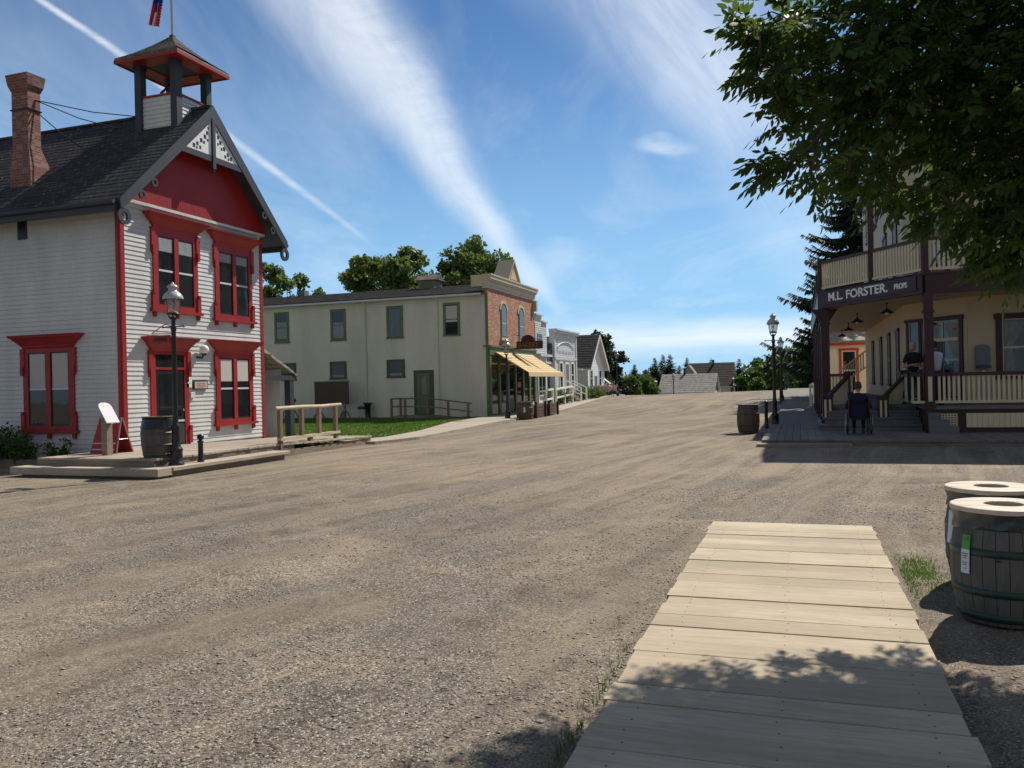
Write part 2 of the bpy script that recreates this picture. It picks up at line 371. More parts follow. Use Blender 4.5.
def streak(pts,amp,gamma=1.0,wob=.05,tex=None):
    lo=min(p[1] for p in pts);hi=max(p[1] for p in pts)
    t=math_(nt,'DIVIDE',math_(nt,'SUBTRACT',B,lo),hi-lo)
    def curve(vals,vmin,vmax):
        c=N(nt,'ShaderNodeFloatCurve'); L(nt,t,c.inputs['Value']); cv=c.mapping.curves[0]
        P=sorted(((p[1]-lo)/(hi-lo),(v-vmin)/(vmax-vmin)) for p,v in zip(pts,vals))
        cv.points[0].location=P[0]; cv.points[1].location=P[-1]
        for q in P[1:-1]: cv.points.new(*q)
        c.mapping.update(); return math_(nt,'ADD',math_(nt,'MULTIPLY',c.outputs[0],vmax-vmin),vmin)
    xc=curve([p[0] for p in pts],-1,1); wd=curve([p[2]/830 for p in pts],0,.3); am=curve([p[3] for p in pts],0,1)
    aw=math_(nt,'ADD',A,math_(nt,'MULTIPLY',math_(nt,'SUBTRACT',n_w,.5),wob))
    d=math_(nt,'DIVIDE',math_(nt,'ABSOLUTE',math_(nt,'SUBTRACT',aw,xc)),wd)
    m=math_(nt,'SUBTRACT',1,d,clamp=True); m=N_smooth(m)
    inr=math_(nt,'MULTIPLY',math_(nt,'GREATER_THAN',t,0.),math_(nt,'LESS_THAN',t,1.))
    m=math_(nt,'MULTIPLY',math_(nt,'MULTIPLY',m,am),inr)
    if tex is not None: m=math_(nt,'MULTIPLY',m,tex)
    return math_(nt,'MULTIPLY',m,amp)
def N_smooth(x):
    n=N(nt,'ShaderNodeMapRange',interpolation_type='SMOOTHSTEP'); L(nt,x,n.inputs[0]); return n.outputs[0]
fibm=ramp(nt,n_fib,((.28,.25),(.72,1)))
finm=ramp(nt,n_fin,((.3,.35),(.7,1)))
S1=streak([(-.30,.62,140,.6),(-0.2227,0.4921,105,.85),(-0.187,0.4311,92,.9),(-0.145,0.3698,78,.95),(-0.1041,0.3085,60,1),(-0.0653,0.2474,46,.95),(-0.0224,0.1861,36,.85),(0.0244,0.1248,26,.6),(0.062,0.08,15,.12),(.07,.06,10,0)],.8,tex=fibm)
S1c=streak([(-.24,.62,60,.6),(-0.1877,0.4921,50,.8),(-0.165,0.4311,50,.9),(-0.115,0.3698,42,1),(-0.0841,0.3085,30,1),(-0.0553,0.2474,24,.8),(-0.0124,0.1861,22,.6),(0.0344,0.1248,14,.4),(0.062,0.08,8,0)],.5,wob=.04,tex=finm)
S2=streak([(0.08,0.62,190,.8),(0.165,0.4834,175,.9),(0.235,0.3854,145,1),(0.295,0.2997,115,.9),(0.335,0.2143,95,.7),(0.3854,0.0928,60,.2),(.4,.06,40,0)],.68,tex=fibm)
S3=streak([(-0.62,.52,9,1),(-0.5585,0.4752,9,1),(-0.4695,0.4129,10,.9),(-0.3214,0.2952,10,.75),(-0.2503,0.2394,9,.6),(-0.1615,0.1675,5,.1),(-.15,.155,4,0)],.8,wob=.006,tex=finm)
S4=streak([(.184,.302,8,0),(0.18,0.289,32,.8),(0.19,0.2796,38,1),(.2,.270,22,.3),(.2,.262,12,0)],.55,wob=.02,tex=finm)
S5=streak([(0.07,.178,30,0),(.06,.155,52,.6),(.04,.13,46,.5),(.035,.1,20,0)],.35,wob=.05,tex=fibm)
# low bank of cloud near the horizon
bb=math_(nt,'SUBTRACT',1,math_(nt,'DIVIDE',math_(nt,'ABSOLUTE',math_(nt,'SUBTRACT',B,math_(nt,'ADD',.052,math_(nt,'MULTIPLY',math_(nt,'SUBTRACT',n_w,.5),.012)))),.032),clamp=True)
hx=N(nt,'ShaderNodeMapRange',interpolation_type='SMOOTHSTEP'); L(nt,A,hx.inputs[0]); hx.inputs[1].default_value=-.02; hx.inputs[2].default_value=.12
n_h=noise(nt,mapped(ab.outputs[0],(3,30,1)),1.5,5,.6)
S6=math_(nt,'MULTIPLY',math_(nt,'MULTIPLY',N_smooth(bb),hx.outputs[0]),math_(nt,'MULTIPLY',ramp(nt,n_h,((.3,.5),(.65,1))),.8))
veil=math_(nt,'MULTIPLY',ramp(nt,n_big,((.48,0),(.8,1))),.30)
tot=S1
for s_ in (S1c,S2,S3,S4,S5,S6,veil): 
    tot=math_(nt,'SUBTRACT',1,math_(nt,'MULTIPLY',math_(nt,'SUBTRACT',1,tot),math_(nt,'SUBTRACT',1,s_)))
tot=math_(nt,'MINIMUM',tot,.93)
fraw=math_(nt,'ADD',math_(nt,'MULTIPLY',Y,cy),math_(nt,'MULTIPLY',X,-sy))
# unseen broken cloud sheet, added behind the viewer to neutralise the blue fill light
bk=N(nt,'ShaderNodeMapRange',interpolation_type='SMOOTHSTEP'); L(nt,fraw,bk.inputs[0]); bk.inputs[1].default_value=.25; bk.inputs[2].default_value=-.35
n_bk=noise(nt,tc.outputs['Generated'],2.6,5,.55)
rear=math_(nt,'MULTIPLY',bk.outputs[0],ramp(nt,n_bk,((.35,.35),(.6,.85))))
skyb=mixc(nt,1.0,sky.outputs[0],(.76,1.05,1.26),'MULTIPLY')
cl=(12.6,13.4,14.2)
hz=N(nt,'ShaderNodeMapRange',interpolation_type='SMOOTHSTEP'); L(nt,Z,hz.inputs[0]); hz.inputs[1].default_value=.0; hz.inputs[2].default_value=.42; hz.inputs[3].default_value=.82; hz.inputs[4].default_value=0
skyb=mixc(nt,hz.outputs[0],skyb,(4.6,8.4,12.4))
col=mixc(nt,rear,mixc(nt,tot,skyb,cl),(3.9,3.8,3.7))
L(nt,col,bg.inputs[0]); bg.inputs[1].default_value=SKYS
vs_=SC.view_settings; vs_.view_transform='Standard'; vs_.look='None'; vs_.exposure=.25; vs_.gamma=1; vs_.use_curve_mapping=False
SC.render.engine='CYCLES'
SC.cycles.max_bounces=8; SC.cycles.transparent_max_bounces=16
# ---------------------------------------------------------------- terrain
KY=np.array([-100,-20,30,38,44,50,58,66,74,82,95,110,140,200,700.]); KZ=np.array([0,0,-.03,-.04,.02,.18,.40,.53,.57,.36,-.5,-1.4,-2.6,-3.6,-5.])
def tzv(x,y):
    z=np.interp(y,KY,KZ)
    ys=np.interp(y-2,KY,KZ)+np.interp(y+2,KY,KZ); z=.5*z+.25*ys
    k=np.clip((y-55)/20,0,1); z=z+k*np.clip(.022*(x+8),-.1,.35)
    z=z-.05*np.clip((-9.5-x)/2,0,1)*np.clip((32-y)/8,0,1)
    return z
def tz(x,y): return float(tzv(np.array(float(x)),np.array(float(y))))
def vnoise(x,y,s,seed):
    r=np.random.default_rng(seed).random((256,256)); u=x*s;v=y*s; i=np.floor(u).astype(int);j=np.floor(v).astype(int);fu=u-i;fv=v-j
    fu=fu*fu*(3-2*fu);fv=fv*fv*(3-2*fv); g=lambda a,b:r[a%256,b%256]
    return (g(i,j)*(1-fu)+g(i+1,j)*fu)*(1-fv)+(g(i,j+1)*(1-fu)+g(i+1,j+1)*fu)*fv-.5
xs=np.concatenate([np.array([-900,-500,-300,-200,-150,-120,-100,-80,-65,-55]),np.arange(-48,-14,1.0),np.arange(-14,-5,.25),np.arange(-5,3.5,.07),np.arange(3.5,12,.5),np.arange(12,40,2.),np.array([45,60,80,110,150,220,350,600,900])])
ys=np.concatenate([np.array([-100,-50,-25,-12,-6,-3]),np.arange(-2,1,.4),np.arange(1,13,.07),np.arange(13,24,.2),np.arange(24,50,.5),np.arange(50,130,1.5),np.array([135,145,160,180,210,260,350,500,700,1000])])
GX,GY=np.meshgrid(xs,ys); GZ=tzv(GX,GY)
rel=(vnoise(GX,GY,1.1,1)*.03+vnoise(GX,GY,3.1,2)*.014+vnoise(GX,GY,8,3)*.012+vnoise(GX,GY,13,5)*.008)
ridg=(vnoise(GX*2.6-.39*GY,GY*.35,1.,21)*.035+vnoise(GX*6-.9*GY,GY*1.2,1.,22)*.02)*np.clip((15-GY)/5,0,1)
rut=np.sin((GX+.18*(12-np.clip(GY,0,12))**1.0+vnoise(GX,GY,.15,4)*1.6)*2*math.pi/1.75)*.012
msk=np.clip((16-GY)/6,0,1)*np.clip((-1.05-GX)/1.0,0,1)*np.clip((GX+14)/2,0,1)
near=np.clip((20-np.abs(GY))/6,0,1); walk=((GX>-1.12)&(GX<.88)&(GY<10.2))
GZ=GZ+near*rel*np.where(GX>-1.1,.5,1)*np.where(GX<-11.5,.3,1)+(rut+ridg)*msk; GZ=np.where(walk,GZ-.03,GZ)
nx,ny=len(xs),len(ys); idx=np.arange(nx*ny).reshape(ny,nx)
F=np.stack([idx[:-1,:-1],idx[:-1,1:],idx[1:,1:],idx[1:,:-1]],-1).reshape(-1,4)
V=np.stack([GX,GY,GZ],-1).reshape(-1,3)
m,nt,b=nmat('dirt_and_gravel')
tcn=N(nt,'ShaderNodeTexCoord').outputs['Object']
wn=N(nt,'ShaderNodeTexNoise',i_Scale=.07,i_Detail=1.); L(nt,tcn,wn.inputs['Vector'])
wv=N(nt,'ShaderNodeVectorMath',operation='MULTIPLY_ADD'); L(nt,wn.outputs['Color'],wv.inputs[0]); wv.inputs[1].default_value=(2.4,0,0); L(nt,tcn,wv.inputs[2]); warped=wv.outputs[0]
def mp(scale,rot=0,loc=(0,0,0)):
    if rot:
        q0=N(nt,'ShaderNodeMapping'); q0.inputs['Rotation'].default_value=(0,0,rot); L(nt,warped,q0.inputs[0]); q=N(nt,'ShaderNodeMapping'); q.inputs['Scale'].default_value=scale; L(nt,q0.outputs[0],q.inputs[0]); return q.outputs[0]
    q=N(nt,'ShaderNodeMapping'); q.inputs['Scale'].default_value=scale; q.inputs['Rotation'].default_value=(0,0,rot); q.inputs['Location'].default_value=loc; L(nt,tcn,q.inputs[0]); return q.outputs[0]
trk=noise(nt,mp((1.5,.075,1),rad(9)),1.1,6,.62,.5); trk2=noise(nt,mp((4.2,.14,1),rad(11)),1.,5,.6,.3)
big=noise(nt,mp((1,1,1)),.16,5,.6,.4); mid=noise(nt,mp((1,1,1)),2.2,6,.7); fine=noise(nt,mp((1,1,1)),38,5,.75)
col=mixc(nt,ramp(nt,trk,((.43,0),(.56,1))),(.095,.073,.052),(.26,.21,.152))
col=mixc(nt,ramp(nt,big,((.4,0),(.6,1))),col,(.275,.215,.148))
sepg=N(nt,'ShaderNodeSeparateXYZ'); L(nt,tcn,sepg.inputs[0])
# greyer gravel close to the junction, tan packed dirt beyond
gm=N(nt,'ShaderNodeMapRange'); L(nt,math_(nt,'ADD',sepg.outputs[1],math_(nt,'MULTIPLY',math_(nt,'SUBTRACT',big,.5),16)),gm.inputs[0]); gm.inputs[1].default_value=9; gm.inputs[2].default_value=15; gm.inputs[3].default_value=1; gm.inputs[4].default_value=0
col=mixc(nt,math_(nt,'MULTIPLY',gm.outputs[0],.55),col,(.125,.106,.086))
col=mixc(nt,math_(nt,'MULTIPLY',ramp(nt,trk2,((.5,0),(.62,1))),.6),col,(.115,.088,.065))
col=mixc(nt,math_(nt,'MULTIPLY',ramp(nt,mid,((.42,0),(.7,1))),.5),col,(.27,.225,.175))
pt=noise(nt,mp((1,.33,1),rad(9)),.75,5,.65,.6); pt2=noise(nt,mp((1,1,1),0,(31,7,0)),.45,5,.7,.8)
col=mixc(nt,math_(nt,'MULTIPLY',ramp(nt,pt,((.42,0),(.6,1))),.55),col,mixc(nt,pt2,(.088,.079,.07),(.14,.12,.098)))
col=mixc(nt,math_(nt,'MULTIPLY',ramp(nt,pt2,((.52,0),(.66,1))),.5),col,(.30,.235,.165))
v1=N(nt,'ShaderNodeTexVoronoi',i_Scale=105.); L(nt,mp((1,1,1)),v1.inputs['Vector'])
v2=N(nt,'ShaderNodeTexVoronoi',i_Scale=44.); L(nt,mp((1,1,1)),v2.inputs['Vector'])
pv=N(nt,'ShaderNodeSeparateColor'); L(nt,v1.outputs['Color'],pv.inputs[0])
pv2=N(nt,'ShaderNodeSeparateColor'); L(nt,v2.outputs['Color'],pv2.inputs[0])
gmask=math_(nt,'ADD',.35,math_(nt,'MULTIPLY',ramp(nt,pt,((.40,0),(.58,1))),.65))
k1=ramp(nt,pv.outputs[0],((0,.12),(.3,.55),(.7,.85),(.9,1))); k2=ramp(nt,pv2.outputs[0],((0,.3),(.5,.62),(1,.95)))
def scl(a_,k_,amt):
    sc_=math_(nt,'ADD',math_(nt,'MULTIPLY',math_(nt,'SUBTRACT',math_(nt,'MULTIPLY',k_,1.6),1.),math_(nt,'MULTIPLY',gmask,amt)),1.)
    vm=N(nt,'ShaderNodeVectorMath',operation='SCALE'); L(nt,a_,vm.inputs[0]); L(nt,sc_,vm.inputs[3]); return vm.outputs[0]
col=scl(scl(col,k1,1.0),k2,.6)
col=mixc(nt,math_(nt,'MULTIPLY',ramp(nt,pv.outputs[1],((.91,0),(.96,1))),gmask),col,(.46,.44,.41))
L(nt,col,b.inputs['Base Color']); b.inputs['Roughness'].default_value=.95; b.inputs['Specular IOR Level'].default_value=.15
h=math_(nt,'ADD',math_(nt,'MULTIPLY',v1.outputs['Distance'],-.6),math_(nt,'ADD',math_(nt,'MULTIPLY',v2.outputs['Distance'],-.5),math_(nt,'MULTIPLY',fine,.7)))
bump(nt,b,h,.85,.007)
M['ground']=m
g=bulk('ground',V,F,np.zeros(len(F)),[m],smooth=True); struct(g)
# loose stones on the near ground
def stones():
    n=60000
    D=2.4+RNG.random(n)**1.5*11; Lx=(RNG.random(n)*1.5-.72)*D
    x=-math.sin(YAW)*D+math.cos(YAW)*Lx; y=math.cos(YAW)*D+math.sin(YAW)*Lx
    dens=np.clip(vnoise(x,y,.9,8)*2.2+.45+1.3*vnoise((x-.15*y)*3,y*.2,.8,9),.03,1)
    k=(RNG.random(n)<dens)&~((x>-1.05)&(x<.82)&(y<10.15)); x=x[k];y=y[k];n=len(x)
    xi=np.clip(np.searchsorted(xs,x)-1,0,nx-2); yi=np.clip(np.searchsorted(ys,y)-1,0,ny-2)
    fx=(x-xs[xi])/(xs[xi+1]-xs[xi]); fy=(y-ys[yi])/(ys[yi+1]-ys[yi])
    z=(GZ[yi,xi]*(1-fx)+GZ[yi,xi+1]*fx)*(1-fy)+(GZ[yi+1,xi]*(1-fx)+GZ[yi+1,xi+1]*fx)*fy
    s=.0028+.0105*RNG.random(n)**5+.0003*np.sqrt(x*x+y*y)
    base=np.array([(1,0,0),(-.1,1,.1),(-1,.1,0),(0,-1,0),(.1,.1,.5),(0,0,-.5)])
    tri=np.array([(0,1,4),(1,2,4),(2,3,4),(3,0,4),(1,0,5),(2,1,5),(3,2,5),(0,3,5)])
    a=RNG.random(n)*6.28; P=base[None]*(.65+.7*RNG.random((n,6,1)))*s[:,None,None]*np.array([1.25,.9,.9])
    c,s2=np.cos(a)[:,None],np.sin(a)[:,None]
    X_=P[...,0]*c-P[...,1]*s2; Y_=P[...,0]*s2+P[...,1]*c; Z_=P[...,2]
    VV=np.stack([X_+x[:,None],Y_+y[:,None],Z_+z[:,None]+s[:,None]*.15],-1).reshape(-1,3)
    FF=(tri[None]+(np.arange(n)*6)[:,None,None]).reshape(-1,3)
    o=bulk('gravel',VV,FF,np.repeat(RNG.random(n),8),[M['stone']]); tag(o,'loose grey gravel stones scattered over the dirt road','gravel',kind='stuff')
stones()
# ---------------------------------------------------------------- reusable things
def make_lamp(label,ladder_sign=False,loc=(0,0,0),H=3.95,group='gas street lamps'):
    t=thing('street_lamp',label,'street lamp',loc,group)
    x,y,z=loc; k=H/3.95
    mb=MB()
    mb.lathe([(.16,0),(.16,.04),(.135,.06),(.13,.30),(.15,.32),(.12,.36),(.085,.44),(.078,.75),(.095,.78),(.095,.82),(.065,.86),(.055,1.0),(.048,2.9*k),(.06,2.93*k),(.06,2.98*k),(.045,3.02*k),(.042,3.16*k),(.07,3.2*k),(.04,3.22*k)],loc,M['iron'],14)
    for a in range(8):
        an=a*math.pi/4; mb.tube([(x+.07*math.cos(an),y+.07*math.sin(an),z+.42),(x+.068*math.cos(an),y+.068*math.sin(an),z+.8)],.012,M['iron'],4)
    mb.build('pole',t)
    mb=MB(); mb.tube([(x-.26,y,z+3.0*k),(x+.26,y,z+3.0*k)],.013,M['iron'],6)
    for s in (-1,1): mb.lathe([(.0,-.03),(.025,-.01),(.025,.01),(0,.03)],(x+s*.27,y,z+3.0*k),M['iron'],6)
    mb.build('ladder_bar',t)
    mb=MB(); r0,r1=.12,.175; zb=3.28*k; zt=3.60*k
    for a in range(6):
        an=a*math.pi/3+.3; c,s=math.cos(an),math.sin(an)
        mb.tube([(x+.03*c,y+.03*s,z+3.14*k),(x+.09*c,y+.09*s,z+3.20*k),(x+r0*c,y+r0*s,z+zb)],.009,M['iron'],5)
        mb.tube([(x+r0*c,y+r0*s,z+zb),(x+r1*c,y+r1*s,z+zt)],.006,M['iron'],5)
    mb.lathe([(r0-.01,-.012),(r0+.012,-.012),(r0+.012,.012),(r0-.01,.012),(r0-.01,-.012)],(x,y,z+zb),M['iron'],18,capb=False,capt=False)
    mb.build('lantern_frame',t)
    mb=MB(); mb.lathe([(.10,zb+.005),(r0-.006,zb+.02),(r1-.008,zt)],(x,y,z),M['lantern'],18,capb=False,capt=False); mb.build('lantern_glass',t)
    mb=MB(); mb.lathe([(.05,zb),(.085,zb+.01),(.08,zb+.05),(.03,zb+.06),(.012,zb+.08),(.012,zb+.16),(.03,zb+.17),(.03,zb+.22),(0.001,zb+.26)],(x,y,z),M['cream'],10); mb.build('burner',t)
    mb=MB(); mb.lathe([(.16,zt-.01),(.205,zt-.012),(.212,zt+.01),(.205,zt+.045),(.178,zt+.095),(.135,zt+.14),(.10,zt+.165),(.088,zt+.19),(.085,zt+.235),(.115,zt+.245),(.115,zt+.262),(.07,zt+.295),(.035,zt+.325),(.025,zt+.345),(.001,zt+.365)],(x,y,z),M['lampgrey'],20)
    for a in range(20):
        an=a*math.pi/10; mb.lathe([(.001,-.028),(.018,-.02),(.024,0),(.02,.012)],(x+.185*math.cos(an),y+.185*math.sin(an),z+zt-.005),M['iron'],6)
    mb.build('lantern_cap',t)
    return t
def make_barrel(name,label,loc,H=.8,R=.30,belly=.06,staves='stave',hoop='hoop',nst=26,group=None,hoops=(.09,.30,.70,.91),open_top=False,cat='barrel'):
    t=thing(name,label,cat,loc,group); x,y,z=loc
    prof=lambda v:R+belly*(1-(2*v-1)**2)
    mb=MB()
    for k in range(nst):
        a0=2*math.pi*k/nst+.006; a1=2*math.pi*(k+1)/nst-.006; tn=random.random()
        vs=[];nz=11
        for i in range(nz):
            v=i/(nz-1); r=prof(v)
            for a in (a0,(a0+a1)/2,a1): vs.append((x+r*math.cos(a),y+r*math.sin(a),z+H*v))
        for i in range(nz):
            v=i/(nz-1); r=prof(v)-.025
            for a in (a0,a1): vs.append((x+r*math.cos(a),y+r*math.sin(a),z+H*v))
        fs=[];o=nz*3
        for i in range(nz-1):
            for q in (0,1): fs.append((i*3+q,i*3+q+1,i*3+q+4,i*3+q+3))
            fs.append((i*3,(i+1)*3,o+(i+1)*2,o+i*2)); fs.append((i*3+2,o+i*2+1,o+(i+1)*2+1,(i+1)*3+2)); fs.append((o+i*2,o+(i+1)*2,o+(i+1)*2+1,o+i*2+1))
        fs.append(((nz-1)*3,(nz-1)*3+1,(nz-1)*3+2,o+(nz-1)*2+1,o+(nz-1)*2))
        mb.add(vs,fs,M[staves],tn)
    mb.lathe([(R-.03,.05),(R-.03,.06)],(x,y,z),M[staves],20)
    if not open_top: mb.lathe([(R-.02,H-.04),(R-.02,H-.03)],(x,y,z),M[staves],20,tone=.2)
    mb.build('staves',t)
    for hv in hoops:
        mb=MB(); w=.026/H*1.0
        a,b=prof(hv-w),prof(hv+w)
        mb.lathe([(a-.004,H*(hv-w)),(a+.005,H*(hv-w)),(b+.005,H*(hv+w)),(b-.004,H*(hv+w))],(x,y,z),M[hoop],40,capb=False,capt=False)
        mb.build('hoop',t)
    return t
def add_label(t,parts,R,H,ang,half,z0,z1):
    x,y,z=t.location; mb=MB(); n=6
    for (v0,v1,mt) in parts:
        za=z0+(z1-z0)*v0; zb=z0+(z1-z0)*v1; vs=[];
        for i in range(n+1):
            a=ang-half+2*half*i/n
            for zz_ in (za,zb):
                v=zz_/H; r=R+.06*(1-(2*v-1)**2)+.010; vs.append((x+r*math.cos(a),y+r*math.sin(a),z+zz_))
        for i in range(n+1):
            a=ang-half+2*half*i/n
            for zz_ in (za,zb):
                v=zz_/H; r=R+.06*(1-(2*v-1)**2)+.006; vs.append((x+r*math.cos(a),y+r*math.sin(a),z+zz_))
        o=2*(n+1); fs=[(2*i,2*i+2,2*i+3,2*i+1) for i in range(n)]+[(o+2*i,o+2*i+1,o+2*i+3,o+2*i+2) for i in range(n)]
        fs+=[(2*i,o+2*i,o+2*i+2,2*i+2) for i in range(n)]+[(2*i+1,2*i+3,o+2*i+3,o+2*i+1) for i in range(n)]+[(0,1,o+1,o),(2*n,o+2*n,o+2*n+1,2*n+1)]
        mb.add(vs,fs,mt)
    return mb.build('paper_label',t)
def make_bollard(label,loc,H=.85,group='ball topped iron bollards'):
    t=thing('bollard',label,'bollard',loc,group)
    mb=MB(); mb.lathe([(.075,0),(.075,.03),(.058,.05),(.055,H-.2),(.068,H-.19),(.068,H-.16),(.03,H-.14),(.03,H-.12)],loc,M['iron'],14); mb.build('post',t)
    mb=MB(); mb.lathe([(.03,H-.14),(.065,H-.115),(.08,H-.07),(.065,H-.025),(.001,H)],loc,M['iron'],14); mb.build('ball_finial',t)
    return t
# a paired sash window with a moulded hood, ears and sill brackets
def fancy_window(root,fr,uL,uR,ztop,zsill,gT,gB,door=False,blind=(.5,'blind')):
    R_=M['red']; w=uR-uL; e=.32*(w/2.3)   # hood oversails the frame
    a0,a1=uL+e,uR-e
    mb=MB()
    fr.box(mb,a0,a1,0,.05,gT,ztop-.342,R_)                                # head board
    fr.box(mb,a0,a0+.17,0,.05,zsill,gT-.003,R_); fr.box(mb,a1-.17,a1,0,.05,zsill,gT-.003,R_)
    if not door:
        mc=(a0+a1)/2; fr.box(mb,mc-.075,mc+.075,0,.06,gB,gT-.003,R_); fr.box(mb,a0+.17,a1-.17,0,.05,zsill+.05,gB,R_)
    f=mb.build('window_frame' if not door else 'door_frame',root)
    # hood: stepped, splayed crown
    mb=MB()
    steps=[(.34,.26,.05),(.26,.20,.085),(.20,.13,.13),(.13,.055,.185),(.055,0,.23)]
    pr=[(.34,0,.052),(.30,.0,.075),(.27,.10,.08),(.14,.55,.15),(.075,.80,.19),(.07,.9,.215),(.0,1.0,.24)]
    for (d0,g0,n0),(d1,g1,n1) in zip(pr,pr[1:]):
        vs=[fr.p(u,n,z) for z,g,nn in ((ztop-d0,g0*e,n0),(ztop-d1,g1*e,n1)) for n in (0,nn) for u in (a0-g,a1+g)]
        fsx=[(0,2,3,1),(4,5,7,6),(0,1,5,4),(2,6,7,3),(0,4,6,2),(1,3,7,5)]
        if fr.u.cross(fr.n).z<0: fsx=[f_[::-1] for f_ in fsx]
        mb.add(vs,fsx,R_)
    for u0,u1 in ((a0-.07,a0+.06),(a1-.06,a1+.07)):
        fr.box(mb,u0,u1,.0,.075,ztop-.95,ztop-.345,R_); fr.box(mb,u0+.02,u1-.02,.0,.10,ztop-1.02,ztop-.8,R_)
    mb.build('window_hood' if not door else 'door_hood',root)
    mb=MB()
    if not door:
        fr.box(mb,a0-.12,a1+.12,0,.12,zsill-.03,zsill+.045,R_)
        for u in (a0+.02,(a0+a1)/2,a1-.02): fr.box(mb,u-.05,u+.05,0,.075,zsill-.16,zsill-.033,R_)
    for u0,u1 in ((a0-.075,a0+.055),(a1-.055,a1+.075)):
        if door: mb=MB()
        fr.box(mb,u0,u1,.0,.08,zsill+.05,zsill+.45,R_); fr.box(mb,u0+.025,u1-.025,.0,.10,zsill+.45,zsill+.52,R_)
        if door: mb.build('door_plinth',root)
    if not door: mb.build('window_sill',root)
    if not door:
        for (u0,u1) in ((a0+.17,mc-.075),(mc+.075,a1-.17)):
            zm=gB+(gT-gB)*.5
            mb=MB(); d=M['blackpl']
            fr.box(mb,u0,u0+.035,.0,.032,gB,gT,M['greyw'] if 0 else d); fr.box(mb,u1-.035,u1,.0,.032,gB,gT,d)
            fr.box(mb,u0+.035,u1-.035,.0,.032,gT-.035,gT,d); fr.box(mb,u0+.035,u1-.035,.0,.036,zm-.025,zm+.025,M['greyw']); fr.box(mb,u0+.035,u1-.035,.0,.032,gB,gB+.05,d)
            s=mb.build('sash',root)
            mb=MB(); fr.box(mb,u0+.035,u1-.035,.026,.028,zm+.025,gT-.035,M['glass']); fr.box(mb,u0+.035,u1-.035,.024,.027,gB+.05,zm-.025,M['glass']); mb.build('pane',s)
            if blind:
                mb=MB(); zb=gT-.035-(gT-gB)*blind[0]; fr.box(mb,u0+.045,u1-.045,.0285,.0305,max(zb,zm+.03),gT-.04,M[blind[1]])
                if zb<zm-.05: fr.box(mb,u0+.045,u1-.045,.0275,.0295,zb,zm-.03,M[blind[1]])
                mb.build('blind',s)
    return a0,a1
# ---------------------------------------------------------------- town hall
XF=-15.55; Y0,Y1=16.0,21.6; YM=18.8; ZE=6.3; XB=-28.
T=thing('town_hall','grey clapboard town hall with red trim, red gable and open belfry','building',(XF,Y0,.2))
ff=Fr((XF,0,0),(0,1,0),(1,0,0)); fs=Fr((0,Y0,0),(1,0,0),(0,-1,0)); fn=Fr((0,Y1,0),(-1,0,0),(0,1,0))
mb=MB(); mb.box(XB,XF-.001,Y0+.001,Y1-.001,-.15,ZE+.1,M['siding']); 
# gable mass behind the red boarding
mb.prism([(XF-.3,Y0+.02,ZE+.1),(XF-.3,Y1-.02,ZE+.1),(XF-.3,YM,ZE+.1+2.6)],(-.2,0,0),M['siding'])
ff.siding(mb,Y0+.1,Y1-.1,.28,ZE,.115,M['siding'])
fs.siding(mb,XB,XF-.1,.1,ZE+.1,.115,M['siding'])
fn.siding(mb,-XF+.1,-XB,.1,ZE+.1,.115,M['siding'])
mb.build('wall',T)
for (fr,u0,u1) in ((ff,Y0-.025,Y0+.1),(ff,Y1-.1,Y1+.025)):
    mb=MB(); fr.box(mb,u0,u1,-.12,.035,.2,ZE+.02,M['red']); mb.build('corner_board',T)
mb=MB(); fs.box(mb,XF-.12,XF-.02,.0,.035,.2,ZE+.05,M['red']); mb.build('corner_board',T)
mb=MB(); ff.box(mb,Y0+.1,Y1-.1,.0,.05,ZE-.01,ZE+.07,M['siding']); ff.box(mb,Y0+.02,Y1-.02,.0,.165,ZE+.07,ZE+.143,M['siding']); mb.build('frieze',T)
# red gable, vertical boards
def rz(y): return 9.42-abs(y-YM)*.945
mb=MB(); k=0; y=Y0+.0
while y<Y1-.01:
    y2=min(y+.07,Y1); ym=(y+y2)/2
    if ZE+.15<rz(ym)-.1: mb.quad([(XF+.15,y+.006,ZE+.145),(XF+.15,y2-.006,ZE+.145),(XF+.15,y2-.006,rz(y2)-.12),(XF+.15,y+.006,rz(y)-.12)],(1,0,0),M['redboard']); 
    y=y2
mb.prism([(XF+.135,Y0,ZE+.145),(XF+.135,Y1,ZE+.145),(XF+.135,YM,rz(YM)-.12)],(-.2,0,0),M['redboard'])
mb.build('gable_boarding',T)
# roof
XO=-15.02
mb=MB()
for s in (-1,1):
    ye=YM+s*3.36
    n=24
    for i in range(n):
        a=i/n;b_=(i+1)/n; ya=ye+(YM-ye)*a; yb=ye+(YM-ye)*b_; za=rz(ya)+.03;zb=rz(yb)+.03
        mb.quad([(XB,ya,za+.008),(XO,ya,za+.008),(XO,yb,zb),(XB,yb,zb)],(0,s*.6,1),M['roofdark'])
        mb.quad([(XB,ya,za-.01),(XO,ya,za-.01),(XO,ya,za+.008),(XB,ya,za+.008)],(0,s,0),M['roofdark'])
    mb.prism([(XB,ye,rz(ye)),(XB,YM,rz(YM)),(XB,YM,rz(YM)-.13),(XB,ye,rz(ye)-.13)],(XO-XB,0,0),M['charcoal'])
mb.box(XB,XO,YM-.07,YM+.07,rz(YM)+.0,rz(YM)+.07,M['roofdark'])
mb.build('roof',T)
for s in (-1,1):
    mb=MB(); ye=YM+s*3.38; mb.box(XB,XO-.05,ye-.06,ye+.06,rz(ye)-.24,rz(ye)+.0,M['charcoal']); mb.tube([(XB,ye+s*.1,rz(ye)-.05),(XO-.02,ye+s*.1,rz(ye)-.05)],.06,M['charcoal'],8); mb.build('eaves_gutter',T)
